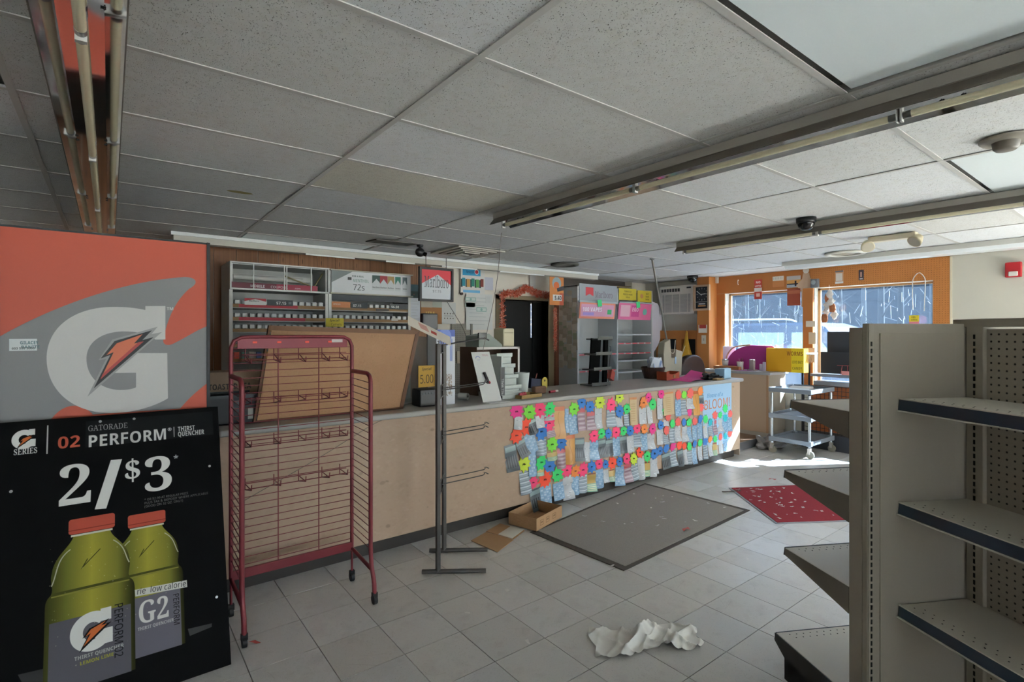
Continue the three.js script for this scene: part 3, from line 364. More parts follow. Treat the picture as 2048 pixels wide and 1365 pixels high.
{ // instant-game tickets taped up under fluorescent starbursts
  const data = [['magenta',2.642,0.877,0.082,'silver',2.669,0.839,2.656,0.725,0.079],
['lime',2.780,0.854,0.082,'dark',2.796,0.794,2.825,0.672,0.091],
['pink',2.893,0.870,0.084,'silver',2.893,0.817,2.893,0.713,0.093],
['green',3.003,0.864,0.079,'silver',3.003,0.814,3.003,0.765,0.101],
['red',2.744,0.737,0.088,'bluegrid',2.772,0.686,2.820,0.518,0.100],
['red',2.642,0.676,0.081,'dark',2.679,0.639,2.735,0.493,0.102],
['pink',2.998,0.743,0.085,'red',3.018,0.688,3.023,0.619,0.091],
['blue',2.911,0.677,0.092,'stripe',2.908,0.618,2.908,0.476,0.104],
['lime',3.033,0.557,0.083,'gold',3.033,0.496,3.033,0.416,0.107],
['blue',3.142,0.554,0.076,'red',3.142,0.504,3.137,0.331,0.097],
['yellow',2.719,0.433,0.083,'stripe',2.730,0.370,2.735,0.179,0.105],
['green',2.910,0.415,0.083,'gold',2.898,0.372,2.893,0.306,0.079],
['blue',3.005,0.371,0.082],
['pink',2.820,0.259,0.066,'dark',2.839,0.204,2.869,0.020,0.114],
['red',2.951,0.266,0.088,'bluegrid',2.958,0.209,2.968,0.037,0.112],
['green',3.095,0.280,0.083,'bluegrid',3.105,0.209,3.114,0.062,0.112],
['pink',3.209,0.304,0.076,'silver',3.216,0.245,3.224,0.040,0.107],
['orange',3.314,0.276,0.073,'bluegrid',3.314,0.228,3.314,0.070,0.088],
['pink',3.411,0.276,0.082,'stripe',3.408,0.232,3.406,0.069,0.102],
['blue',3.523,0.282,0.069,'gold',3.523,0.234,3.517,0.056,0.104],
['lime',3.297,0.838,0.074,'bluegrid',3.287,0.791,3.284,0.615,0.096],
['blue',3.392,0.885,0.067,'red',3.392,0.845,3.392,0.634,0.096],
['blue',3.500,0.840,0.071,'red',3.511,0.794,3.511,0.624,0.093],
['',0,0,0,'card',3.121,0.872,3.121,0.591,0.109],
['',0,0,0,'card',3.249,0.607,3.243,0.353,0.106],
['',0,0,0,'bluegrid',3.206,0.846,3.206,0.636,0.055],
['',0,0,0,'dark',3.369,0.569,3.356,0.360,0.109],
['',0,0,0,'silver',3.471,0.516,3.442,0.347,0.086],
['',0,0,0,'dark',2.574,0.612,2.601,0.390,0.106],
['',0,0,0,'bluegrid',2.815,0.518,2.813,0.316,0.077],
['yellow',3.632,0.868,0.081,'silver',3.619,0.829,3.608,0.629,0.094],
['pink',3.787,0.833,0.079,'stripe',3.787,0.786,3.787,0.624,0.108],
['yellow',3.908,0.898,0.078],
['blue',3.908,0.760,0.081,'silver',3.902,0.712,3.902,0.612,0.095],
['green',4.015,0.773,0.064,'stripe',4.009,0.728,4.007,0.608,0.071],
['',0,0,0,'tan',4.119,0.878,4.113,0.608,0.105],
['orange',4.269,0.816,0.079,'silver',4.263,0.762,4.256,0.604,0.103],
['magenta',4.348,0.861,0.063],
['green',4.417,0.785,0.072,'silver',4.367,0.769,4.377,0.598,0.074],
['pink',3.555,0.564,0.077,'bluegrid',3.555,0.518,3.555,0.342,0.100],
['green',3.653,0.574,0.065,'dark',3.659,0.523,3.661,0.349,0.094],
['blue',3.747,0.563,0.063,'dark',3.763,0.510,3.765,0.352,0.092],
['pink',3.858,0.565,0.073,'bluegrid',3.861,0.512,3.861,0.339,0.097],
['green',3.964,0.564,0.063,'dark',3.964,0.519,3.964,0.350,0.092],
['blue',4.064,0.556,0.070,'silver',4.067,0.503,4.067,0.343,0.092],
['pink',4.170,0.567,0.068,'stripe',4.172,0.513,4.170,0.379,0.095],
['orange',4.284,0.547,0.066,'bluegrid',4.278,0.504,4.271,0.334,0.100],
['magenta',4.417,0.532,0.073,'silver',4.392,0.487,4.377,0.332,0.106],
['pink',3.622,0.297,0.070,'bluegrid',3.627,0.242,3.627,0.073,0.099],
['blue',3.709,0.277,0.056,'silver',3.717,0.225,3.717,0.108,0.076],
['red',3.803,0.277,0.075,'gold',3.797,0.219,3.803,0.104,0.076],
['blue',3.908,0.272,0.064,'bluegrid',3.913,0.223,3.908,0.042,0.107],
['pink',4.013,0.287,0.074,'red',4.023,0.236,4.040,0.052,0.094],
['yellow',4.119,0.271,0.075,'stripe',4.128,0.220,4.139,0.056,0.100],
['red',4.214,0.323,0.076,'silver',4.230,0.274,4.238,0.049,0.096],
['green',4.330,0.264,0.071,'gold',4.330,0.213,4.321,0.062,0.092],
['blue',4.449,0.274,0.075,'silver',4.442,0.228,4.433,0.043,0.101],
['magenta',4.559,0.881,0.066,'silver',4.544,0.838,4.536,0.625,0.082],
['',0,0,0,'tan',4.681,0.891,4.687,0.654,0.163],
['coral',4.675,0.633,0.064,'silver',4.645,0.603,4.645,0.541,0.084],
['green',4.591,0.691,0.045],
['coral',4.859,0.852,0.066,'bluegrid',4.859,0.803,4.857,0.623,0.094],
['lime',4.964,0.844,0.057,'stripe',4.952,0.788,4.948,0.626,0.083],
['coral',5.078,0.852,0.076,'silver',5.071,0.798,5.071,0.679,0.102],
['magenta',5.064,0.645,0.060],
['',0,0,0,'card',5.197,0.870,5.197,0.602,0.115],
['orange',5.272,0.862,0.066,'dark',5.293,0.813,5.293,0.723,0.086],
['coral',5.290,0.680,0.066],
['blue',4.552,0.558,0.065,'silver',4.540,0.512,4.545,0.360,0.099],
['coral',4.648,0.493,0.062,'stripe',4.645,0.446,4.642,0.347,0.090],
['green',4.754,0.551,0.060,'stripe',4.748,0.504,4.748,0.348,0.088],
['coral',4.853,0.560,0.060,'silver',4.849,0.515,4.840,0.351,0.088],
['blue',4.961,0.545,0.055,'silver',4.971,0.498,4.982,0.333,0.080],
['green',5.055,0.535,0.061,'bluegrid',5.053,0.482,5.058,0.320,0.094],
['coral',5.166,0.535,0.056,'bluegrid',5.164,0.493,5.164,0.328,0.083],
['blue',5.272,0.548,0.063,'bluegrid',5.267,0.505,5.264,0.329,0.090],
['green',5.376,0.537,0.060,'silver',5.372,0.502,5.369,0.324,0.092],
['teal',5.475,0.491,0.057,'stripe',5.475,0.439,5.475,0.339,0.086],
['coral',5.569,0.562,0.064,'red',5.569,0.502,5.569,0.340,0.090],
['green',5.679,0.556,0.052,'silver',5.679,0.503,5.676,0.360,0.082],
['green',5.789,0.624,0.066],
['teal',5.789,0.508,0.059,'bluegrid',5.789,0.459,5.789,0.347,0.094],
['coral',5.899,0.548,0.056,'bluegrid',5.893,0.494,5.893,0.344,0.087],
['blue',4.446,0.279,0.077,'silver',4.434,0.227,4.432,0.070,0.109],
['blue',4.538,0.292,0.063],
['blue',4.645,0.303,0.065,'dark',4.639,0.256,4.651,0.091,0.126],
['magenta',4.760,0.309,0.066,'stripe',4.757,0.261,4.768,0.093,0.099],
['red',4.878,0.305,0.065,'dark',4.888,0.255,4.910,0.078,0.095],
['red',4.967,0.286,0.053,'silver',4.977,0.239,4.993,0.088,0.071],
['green',5.060,0.270,0.063,'stripe',5.068,0.219,5.071,0.076,0.091],
['blue',5.164,0.283,0.056,'bluegrid',5.158,0.237,5.157,0.063,0.089],
['green',5.268,0.282,0.057,'silver',5.267,0.239,5.258,0.087,0.085],
['blue',5.369,0.285,0.064,'stripe',5.369,0.233,5.377,0.088,0.087],
['orange',5.471,0.296,0.055,'silver',5.468,0.248,5.475,0.103,0.082],
['green',5.573,0.287,0.053,'gold',5.569,0.247,5.569,0.098,0.080],
['coral',5.686,0.298,0.053,'silver',5.692,0.248,5.695,0.108,0.077],
['teal',5.792,0.293,0.053,'bluegrid',5.792,0.244,5.792,0.120,0.080],
['coral',5.892,0.315,0.061]];
  const cols = { pink: '#ff4f7e', magenta: '#ea3f8f', green: '#45d873', lime: '#86e04a', yellow: '#c9dd45', orange: '#f08a45', red: '#ff5b40', blue: '#3f7fc9', teal: '#2fb4bf', coral: '#ee6a62' };
  const kinds = ['silver', 'dark', 'bluegrid', 'red', 'stripe', 'gold', 'card', 'tan'];
  const [c, x] = canvas(1024, 256); // one sheet holding the eight ticket prints
  kinds.forEach((k, i) => {
    const X = i * 128, base = { silver: '#b9bcbf', dark: '#5f666a', bluegrid: '#7fa3c2', red: '#a48a92', stripe: '#9aa5ae', gold: '#c3a35e', card: '#d1984f', tan: '#c8ae86' }[k]; fill(x, base, X, 0, 128, 256);
    if (k === 'silver') for (let j = 0; j < 14; j++) fill(x, ['#dfe3e6', '#8d9398', '#c8b9b6'][j % 3], X + rnd(100), rnd(256), rnd(10, 40), rnd(3, 9));
    if (k === 'dark') { for (let j = 0; j < 5; j++) fill(x, '#2c3134', X + 16 + j * 22, 110, 12, 110); fill(x, '#8fa3a2', X + 10, 20, 108, 50); }
    if (k === 'bluegrid') for (let a = 0; a < 4; a++) for (let b = 0; b < 7; b++) fill(x, ['#a8c0d1', '#7b9cb8', '#9cb7cb'][(a + b) % 3], X + 10 + a * 28, 40 + b * 29, 22, 20);
    if (k === 'red') { fill(x, '#c25a5e', X, 0, 128, 60); for (let b = 0; b < 7; b++) fill(x, b % 2 ? '#8a6a76' : '#bfaeb4', X + 14, 76 + b * 24, 100, 12); }
    if (k === 'stripe') for (let b = 0; b < 16; b++) fill(x, ['#6f7d87', '#c7d0d6', '#87969f'][b % 3], X + 6, 8 + b * 16, 116, 8);
    if (k === 'gold') { fill(x, '#8a4f31', X + 10, 12, 108, 22); fill(x, '#7fae96', X, 150, 128, 106); for (let b = 0; b < 4; b++) fill(x, '#d9d3a8', X + 12, 165 + b * 22, 104, 8); }
    if (k === 'card') { fill(x, '#cf6f3c', X, 0, 128, 34); x.strokeStyle = '#b27a34'; x.lineWidth = 6; x.beginPath(); x.moveTo(X + 60, 40); x.bezierCurveTo(X + 20, 110, X + 110, 150, X + 50, 240); x.stroke(); }
    if (k === 'tan') { fill(x, '#d08a58', X, 0, 128, 20); for (let b = 0; b < 8; b++) fill(x, '#b89a6c', X + 30, 60 + b * 22, 60, 6); }
  });
  const sheetMap = tex(c), paper = new THREE.MeshPhysicalMaterial({ color: '#fff', map: sheetMap, roughness: 0.32, side: THREE.DoubleSide });
  const shapes = {}; const sheet = (kind, v) => shapes[kind + v] ??= (() => { const g = new THREE.PlaneGeometry(1, 1, 4, 8).translate(0, -0.5, 0), p = g.attributes.position, uv = g.attributes.uv, i = kinds.indexOf(kind); for (let k = 0; k < p.count; k++) { const y = -p.getY(k), u = p.getX(k); p.setZ(k, [0.012 * y * y + 0.012 * (1 - 4 * u * u) * y, 0.03 * y * y * (0.5 + u) + 0.004 * Math.sin(y * 9), 0.02 * y + 0.016 * Math.cos(u * 5) * y, 0.022 * y ** 3 + 0.004 * Math.sin(u * 9)][v] + 0.002); uv.setX(k, (i + 0.03 + 0.94 * uv.getX(k)) / 8); } g.computeVertexNormals(); return g; })();
  const bursts = [8, 9, 10].map((n, v) => { const pts = []; for (let k = 0; k < n * 2; k++) { const a = k / n * Math.PI, r = k % 2 ? 0.36 : 0.46 + (k * 7 + v * 3) % 5 * 0.025; pts.push([Math.cos(a) * r, Math.sin(a) * r]); } const g = prism(pts, 0.02), p = g.attributes.position; for (let k = 0; k < p.count; k++) { const a = p.getX(k), b = p.getY(k); p.setZ(k, p.getZ(k) * 0.05 + 0.0012 + 0.012 * (a * a + b * b) + 0.008 * a * (v - 1)); } return g; });
  const starM = {}; for (const k in cols) starM[k] = M(cols[k], 0.75);
  const ink = M('#2b2b33', 0.8), marks = [0, 1].map((v) => join([0, 1, 2].map((k) => bx(0.05, 0.16, 0.003, -0.12 + k * 0.12, v ? 0.02 : -0.04, 0.0042 + 0.0008 * k, 0, 0, (k - 1) * 0.4 + v * 0.5))));
  const kindWord = { silver: 'silvery', dark: 'dark grey', bluegrid: 'blue grid', red: 'reddish', stripe: 'grey striped', gold: 'gold', card: 'orange', tan: 'tan' };
  // rows are told apart by height, places in a row by counting from the left
  const rows = data.map((d) => d[0] ? d[2] : d[6]).map((y) => y > 0.75 ? 'top' : y > 0.6 ? 'upper middle' : y > 0.45 ? 'lower middle' : 'bottom');
  const order = (i) => data.filter((d, k) => rows[k] === rows[i] && (d[0] ? d[1] : d[5]) < (data[i][0] ? data[i][1] : data[i][5])).length + 1;
  const nth = (n) => n + (n % 10 === 1 && n !== 11 ? 'st' : n % 10 === 2 && n !== 12 ? 'nd' : n % 10 === 3 && n !== 13 ? 'rd' : 'th');
  data.forEach((d, i) => {
    const [col, sx, sy, ss, kind, a, b, e, f, w] = d, where = nth(order(i)) + ' from left, ' + rows[i] + ' row of counter front';
    const label = col ? (kind ? kindWord[kind] + ' ticket under ' + col + ' starburst, ' : col + ' starburst without ticket, ') + where : kindWord[kind] + ' ticket without starburst, ' + where;
    const t = thing(kind ? 'game_ticket' : 'starburst_tag', label, kind ? 'ticket' : 'paper tag', col ? [sx, sy, -3.374] : [a, b, -3.374], 0, 'game tickets taped to the counter front');
    if (kind) { const l = Math.hypot(e - a, f - b), m = mesh('ticket_sheet', sheet(kind, Math.floor(rnd(4))), paper, t); m.position.set(a - t.position.x, b - t.position.y, 0); m.scale.set(w * 1.12, l, 1); m.rotation.z = Math.atan2(e - a, b - f) + rnd(-0.03, 0.03); }
    if (col) { const m = mesh('starburst', bursts[Math.floor(rnd(3))], starM[col], t); m.scale.set(ss * 1.75, ss * 1.75, 1); m.position.z = 0.003; m.rotation.z = rnd(6.28); if (sx < 4.6) { const q = mesh('handwritten_price', marks[i % 2], ink, t); q.scale.set(ss, ss, 1); q.position.z = 0.003; } }
  });
}
// ---------- things on the counter ----------
{ // tan framed board leaning over the counter
  const t = thing('framed_board', 'large tan fibreboard with brown wood frame propped on the counter behind the red rack', 'board', [0, 0, 0]);
  const BL = [0.70, TT + 0.004, -3.52], BR = [1.70, TT + 0.004, -3.52], TL = [.761,1.563, -3.4], TR = [1.773,1.535, -3.4];
  const lerp = (p, q, s) => p.map((v, i) => v + (q[i] - v) * s), P = (s, h) => lerp(lerp(BL, BR, s), lerp(TL, TR, s), h);
  const slab = (a, b, c, d, th, dz) => { const pos = [], q = [a, b, c, d].map((v) => [v[0], v[1], v[2] + dz]), k = q.map((v) => [v[0], v[1], v[2] - th]); const F = (A, B, C2, D) => pos.push(...A, ...B, ...C2, ...A, ...C2, ...D); F(q[0], q[1], q[2], q[3]); F(k[1], k[0], k[3], k[2]); for (let i = 0; i < 4; i++) { const j = (i + 1) % 4; F(q[j], q[i], k[i], k[j]); } const g = new THREE.BufferGeometry(); g.setAttribute('position', new THREE.Float32BufferAttribute(pos, 3)); g.setAttribute('uv', new THREE.Float32BufferAttribute([].concat(...Array.from({ length: 6 }, () => [0, 0, 1, 0, 1, 1, 0, 0, 1, 1, 0, 1])), 2)); g.computeVertexNormals(); return g; };
  mesh('board', slab(P(0.02, 0.02), P(0.98, 0.02), P(0.98, 0.98), P(0.02, 0.98), 0.006, 0.006), M('#fff', 0.7, 0, { map: tex(noiseCanvas(512, 256, '#b78d68', [[3000, 0.6, 3, ['#a98059', '#c39a76', '#a07853'], 0.35], [40, 8, 40, ['#ae8560', '#bd946e'], 0.2]])) }), t);
  const fr = M('#6d4a33', 0.5); mesh('frame_rail', slab(P(0, 0.95), P(1, 0.95), P(1, 1), P(0, 1), 0.03, 0.012), M('#7d5a3e', 0.5), t); mesh('frame_rail', slab(P(0, 0), P(1, 0), P(1, 0.02), P(0, 0.02), 0.03, 0.012), fr, t); mesh('frame_stile', slab(P(0, 0), P(0.012, 0), P(0.012, 1), P(0, 1), 0.03, 0.012), fr, t); mesh('frame_stile', slab(P(0.972, 0), P(1, 0), P(1, 1), P(0.972, 1), 0.03, 0.012), fr, t);
  mesh('prop_leg', rod(P(0.3, 0.9).map((v, i) => v - (i === 2 ? 0.04 : 0)), [1.2, TT + 0.01, -3.9], 0.012), fr, t);
}
{ const t = thing('black_bin', 'black plastic bin on the counter beside the drinks poster', 'bin', [0.57, TT, -3.66]);
  mesh('body', [bb(-0.15, 0.15, 0, 0.17, 0.11, 0.12), bb(-0.15, 0.15, 0, 0.17, -0.12, -0.11), bb(-0.15, -0.14, 0, 0.17, -0.11, 0.11), bb(0.14, 0.15, 0, 0.17, -0.11, 0.11), bb(-0.15, 0.15, 0, 0.008, -0.12, 0.12)], M('#1c2021', 0.5), t); for (const s of [-1, 1]) mesh('rim', bx(0.32, 0.018, 0.013, 0, 0.169, s * 0.1215), M('#2a2f30', 0.4), t); mesh('price_slip', bx(0.03, 0.07, 0.001, 0.12, 0.06, 0.121), M('#b9b9ae', 0.7), t); }
{ const m = zsign('tea_carton', 'brown tea carton with black capitals behind the black bin', 'carton', [0.46, TT + 0.002], [0.96, TT + 0.30], -4.0, (x, w, h) => { fill(x, '#a3886b', 0, 0, w, h); T(x, 'TOASTED TEA', w * 0.08, h * 0.38, h * 0.17, { w: w * 0.5, color: '#2a2119' }); T(x, 'ORIGINAL', w * 0.16, h * 0.58, h * 0.12, { color: '#2a2119', w: w * 0.3 }); x.fillStyle = '#7fa0b5'; x.beginPath(); x.arc(w * 0.86, h * 0.4, h * 0.2, 0, 7); x.fill(); x.fillStyle = '#d5a14c'; x.beginPath(); x.arc(w * 0.86, h * 0.4, h * 0.11, 0, 7); x.fill(); }, { d: 0.22 }); m.position.z = -4.05; m.userData.label = 'brown tea carton with black capitals behind the black bin'; }
{ // clear acrylic ticket case with sign and black block
  const z = -3.75, t = thing('acrylic_case', 'cloudy clear plastic case standing right of the tan board', 'display case', [1.83, TT, -3.84]);
  const ac = new THREE.MeshPhysicalMaterial({ color: '#dfe3df', roughness: 0.25, transmission: 0.85, thickness: 0 });
  mesh('shell', [bx(0.3, 0.52, 0.004, 0.09, 0.27, 0.1, 0, 0, -0.05), bx(0.004, 0.5, 0.2, -0.06, 0.26, 0, 0, 0, 0.18)], ac, t); mesh('base', rb(0.32, 0.012, 0.22, 0.004, 0.09, 0.006, 0), M('#9a958a', 0.5), t);
}
const matteBlack = new THREE.MeshPhysicalMaterial({ color: '#0d0d0d', roughness: 0.95, specularIntensity: 0.15 });
// box standing on the counter: corners as [x, height] pairs on its front plane z
const stand = (name, label, cat, [x0], [x1, y1], z, d, mat, r = 0.006) => { const t = thing(name, label, cat, [(x0 + x1) / 2, TT, z - d / 2]); mesh('body', rb(Math.abs(x1 - x0), y1 - TT, d, r, 0, (y1 - TT) / 2, 0), mat, t); return t; };
{ const t = stand('ticket_scanner', 'small black countertop scanner block below the yellow price card', 'scanner', [1.832,.964], [1.967,1.093], -3.5, 0.14, M('#16181b', 0.35), 0.012); for (let i = 0; i < 4; i++) mesh('button', bx(0.016, 0.012, 0.003, -0.036 + i * 0.024, 0.1, 0.071), M('#2c3036', 0.4), t);
  zsign('price_card', 'mustard yellow handwritten five dollar card standing on the black scanner', 'price card', [1.838,1.107], [1.978,1.27], -3.54, (x, w, h) => { fill(x, '#b98f2c', 0, 0, w, h); T(x, 'Special!', w * 0.2, h * 0.22, h * 0.17, { color: '#3a2c10', italic: true, w: w * 0.6 }); T(x, '5.00', w * 0.08, h * 0.82, h * 0.55, { bold: false, color: '#3a2c10', w: w * 0.84 }); }, { d: 0.003 }); }
{ const a = [1.982,.956], b = [2.147,1.542];
  zsign('tall_display_carton', 'tall white carton with a blue top and brown smear behind the hook stand', 'carton', [a[0], TT], b, -3.66, (x, w, h) => { fill(x, '#d3d6da', 0, 0, w, h); fill(x, '#5f6fb5', 0, 0, w, h * 0.09); x.fillStyle = '#7f92cf'; x.beginPath(); x.ellipse(w * 0.45, h * 0.1, w * 0.35, h * 0.12, 0, 0, 7); x.fill(); fill(x, '#9aa6d0', w * 0.72, h * 0.12, w * 0.14, h * 0.3); x.globalAlpha = 0.5; for (let i = 0; i < 160; i++) { x.fillStyle = ['#6d5646', '#8a7260', '#a89484'][i % 3]; x.beginPath(); x.ellipse(w * 0.6 + rnd(-0.22, 0.22) * w, h * 0.74 + rnd(-0.14, 0.14) * h, rnd(1, 5), rnd(2, 8), 0.3, 0, 7); x.fill(); } x.globalAlpha = 1; }, { px: 420, d: 0.14 }).position.z = -3.66; }
{ const a = [2.107,1.545], b = [2.253,1.685]; const t = thing('pole_display', 'small black customer screen on a pole behind the counter', 'screen', [(a[0] + b[0]) / 2, TT, -4.0]);
  mesh('screen', rb(b[0] - a[0], b[1] - a[1], 0.05, 0.008, 0, (a[1] + b[1]) / 2 - TT, 0), M('#17191c', 0.3), t); mesh('pole', cyl(0.015, 0.015, a[1] - TT, 0, 0, -0.01), black, t); mesh('base', rb(0.16, 0.015, 0.14, 0.005, 0, 0.0075, -0.01), black, t); }
{ // white L-shaped counter card leaning back
  const [x0] = [2.351,.967], [x1] = [2.534,.972], w = x1 - x0, t = thing('counter_card', 'white plastic counter card leaning back with one dark lighter on it', 'display card', [(x0 + x1) / 2, TT, -3.43]);
  const m = paint(180, 440, (x, W, H) => { fill(x, '#d6d7d3', 0, 0, W, H); x.strokeStyle = '#6f7fc4'; x.lineWidth = 5; x.beginPath(); x.arc(52, 62, 22, 3.3, 6.1); x.stroke(); T(x, 'TRIAL', 96, 40, 26, { color: '#c08a96', bold: false }); fill(x, '#a9adc9', 40, 70, 28, 6); });
  const c = mesh('card', printed(w, 0.43, 0.003), M('#fff', 0.3, 0, { map: m }), t); c.rotation.x = -0.42; c.position.set(0, 0.004, 0);
  mesh('foot', rb(w + 0.02, 0.004, 0.1, 0.0015, 0.01, 0.003, 0.045), M('#d6d7d3', 0.3), t);
  const l = mesh('lighter', rb(0.022, 0.1, 0.016, 0.005), M('#1d1a1b', 0.4), t); l.position.set(-0.01, 0.19, -0.068); l.rotation.set(-0.42, 0, 0.2); mesh('red_tip', rb(0.014, 0.02, 0.012, 0.003, 0.006, -0.045, 0.006), M('#b03038', 0.4), l); }
{ // pale stepped plastic rack
  const [x0] = [2.586,.97], [x1] = [2.707,.96], t = thing('stepped_rack', 'pale grey stepped plastic rack with a black side label on the counter', 'display rack', [x0, TT, -3.5]);
  const g = M('#b3bbb4', 0.4), H = 0.37, w = 0.15;
  mesh('spine', [rb(w, H, 0.03, 0.012, w / 2, H / 2, -0.16), rb(0.012, H - 0.02, 0.17, 0.004, 0.004, H / 2, -0.085)], g, t);
  [[0.36, 0.05], [0.27, 0.1], [0.18, 0.15], [0.09, 0.2], [0.012, 0.25]].forEach(([y, d]) => mesh('step', [rb(w + d * 0.3, 0.075, 0.06 + d * 0.36, 0.003, (w + d * 0.3) / 2, Math.max(0.02, y - 0.048), -0.16 + (0.06 + d * 0.36) / 2), rb(w + d * 0.35, 0.012, 0.07 + d * 0.4, 0.003, (w + d * 0.35) / 2, y - 0.006, -0.16 + (0.07 + d * 0.4) / 2), rb(w + d * 0.35, 0.03, 0.006, 0.002, (w + d * 0.35) / 2, y + 0.008, -0.09 + d * 0.4)], g, t));
  const lab = mesh('side_label', printed(0.045, 0.26, 0.002), M('#fff', 0.4, 0, { map: paint(44, 256, (x) => { fill(x, '#17181a', 0, 0, 44, 256); x.save(); x.translate(32, 240); x.rotate(-Math.PI / 2); T(x, 'PALL MALL', 0, 0, 30, { color: '#b9b9b4', bold: false, w: 200 }); x.restore(); }) }), t); lab.position.set(0.01, 0.01, 0.001); }
{ const t = thing('white_bin', 'white tapered plastic tub beside the stepped rack', 'tub', [2.93, TT, -3.66]); mesh('tub', lathe([[0.05, 0], [0.07, 0.2], [0.066, 0.2], [0.047, 0.006], [0, 0.006]].reverse(), 24), M('#b9c0bb', 0.45), t); }
{ // brown hutch with register
  const a = [2.566,1.39], b = [3.046,1.392], w = b[0] - a[0], h = a[1] - TT;
  const t = thing('wooden_hutch', 'brown wooden hutch with a white top edge behind the counter card', 'hutch', [(a[0] + b[0]) / 2, TT, -3.98]);
  mesh('case', [bx(w, 0.018, 0.28, 0, h - 0.009, 0), bx(0.018, h - 0.018, 0.28, -w / 2 + 0.009, (h - 0.018) / 2, 0), bx(0.018, h - 0.018, 0.28, w / 2 - 0.009, (h - 0.018) / 2, 0), bx(w - 0.036, h - 0.018, 0.01, 0, (h - 0.018) / 2, -0.13)], M('#5d4636', 0.6), t);
  mesh('edge_strip', [bx(w, 0.02, 0.004, 0, h - 0.01, 0.142), bx(0.02, h, 0.004, w / 2 - 0.01, h / 2, 0.142)], M('#d6d0c9', 0.5), t);
  const r = thing('cash_register', 'grey-green cash register with sloped keyboard on the hutch', 'cash register', [(a[0] + b[0]) / 2 - 0.06, TT + h, -3.98]);
  mesh('body', prism([[-0.13, 0], [0.13, 0], [0.13, 0.02], [-0.02, 0.12], [-0.13, 0.1]], 0.22).rotateY(0).translate(0, 0, -0.12), M('#8b948a', 0.5), r); mesh('screen', rb(0.09, 0.06, 0.02, 0.004, -0.1, 0.1, 0.11), M('#20261f', 0.3), r); const keys = []; for (let i = 0; i < 5; i++) for (let j = 0; j < 3; j++) keys.push(bx(0.018, 0.008, 0.03, 0.01 + i * 0.024, 0.108 - i * 0.016, -0.06 + j * 0.06, 0, 0, -0.59)); mesh('keys', keys, M('#c9cbc3', 0.5), r);
  const p = thing('receipt_printer', 'cream receipt printer at the end of the hutch', 'printer', [b[0] - 0.1, TT + h, -3.95]); mesh('body', rb(0.13, 0.17, 0.16, 0.012, 0, 0.085, 0), M('#cfc5a4', 0.5), p); mesh('paper_slot', rb(0.1, 0.006, 0.004, 0.001, 0, 0.13, 0.081), M('#a39a7d', 0.6), p);
  const k = thing('card_reader', 'dark card reader inside the hutch', 'card reader', [b[0] - 0.3, TT, -3.88]); mesh('body', [rb(0.16, 0.1, 0.07, 0.008, 0, 0.27, 0), rb(0.05, 0.22, 0.05, 0.006, 0, 0.11, 0)], M('#2d3338', 0.35), k); mesh('screen', bx(0.11, 0.04, 0.002, 0, 0.285, 0.036), M('#7b8794', 0.2), k);
  const q = thing('white_appliance', 'white rounded appliance under the hutch', 'appliance', [b[0] - 0.14, TT, -3.86]); mesh('body', rb(0.13, 0.2, 0.09, 0.02, 0, 0.1, 0), M('#cdd0cb', 0.4), q);
}
{ const t = thing('odds_tray', 'shallow yellow-brown tray of odds and ends near the counter edge', 'tray', [2.851,-3.503].reduce((o, v, i) => (o[i * 2] = v, o), [0, TT, 0]), 0.15); mesh('tray', [rb(0.26, 0.008, 0.14, 0.003, 0, 0.004, 0), bx(0.26, 0.03, 0.006, 0, 0.015, 0.067), bx(0.26, 0.03, 0.006, 0, 0.015, -0.067), bx(0.006, 0.03, 0.14, -0.127, 0.015, 0), bx(0.006, 0.03, 0.14, 0.127, 0.015, 0)], M('#a3854f', 0.6), t);
  for (let i = 0; i < 3; i++) { const m = mesh('pink_bow', new THREE.IcosahedronGeometry(0.022, 0), M('#c8505c', 0.6), t); m.position.set(-0.1 + i * 0.035, 0.03, 0.03 - i * 0.01); m.rotation.set(i, i * 2, 0); } }
{ const [x, z] = [3.343,-3.997]; const t = thing('pen_box', 'navy blue tilted box of pens behind the odds tray', 'pen box', [x, TT, z]); mesh('box', rb(0.13, 0.1, 0.08, 0.006, 0, 0.055, 0).rotateZ(-0.12), M('#1f2540', 0.5), t); mesh('pen', rod([0.03, 0.08, 0], [0.045, 0.15, 0.01], 0.005), M('#b5655a', 0.5), t); }
{ const [x, z] = [3.461,-4.027]; const t = thing('yellow_tag', 'rounded yellow tag standing up behind the odds tray', 'tag', [x + 0.06, TT, z]); const s = new THREE.Shape(); s.moveTo(-0.035, 0); s.lineTo(0.035, 0); s.lineTo(0.035, 0.06); s.absarc(0, 0.07, 0.035, 0, Math.PI); s.lineTo(-0.035, 0); const g = new THREE.ExtrudeGeometry(s, { depth: 0.004, bevelEnabled: false }); mesh('tag', g, M('#d3bb52', 0.6), t); mesh('print', bx(0.02, 0.02, 0.001, 0, 0.07, 0.0045), M('#5a4c1c', 0.6), t); }
{ const [x, z] = [3.11,-3.633]; const t = thing('brown_pouch', 'small brown cardboard pouch on the odds tray side', 'pouch', [x, TT, z]); mesh('pouch', rb(0.14, 0.07, 0.06, 0.015, 0, 0.035, 0), M('#6d5240', 0.8), t);
  const r = thing('marker_pen', 'red and white marker lying at the counter edge', 'marker', [x + 0.16, TT + 0.012, z + 0.02], 0.2); mesh('barrel', rod([-0.06, 0, 0], [0.02, 0, 0], 0.012, 12), M('#a82f3c', 0.4), r); mesh('cap', rod([0.02, 0, 0], [0.06, 0, 0], 0.0125, 12), M('#cfc9c4', 0.4), r); }
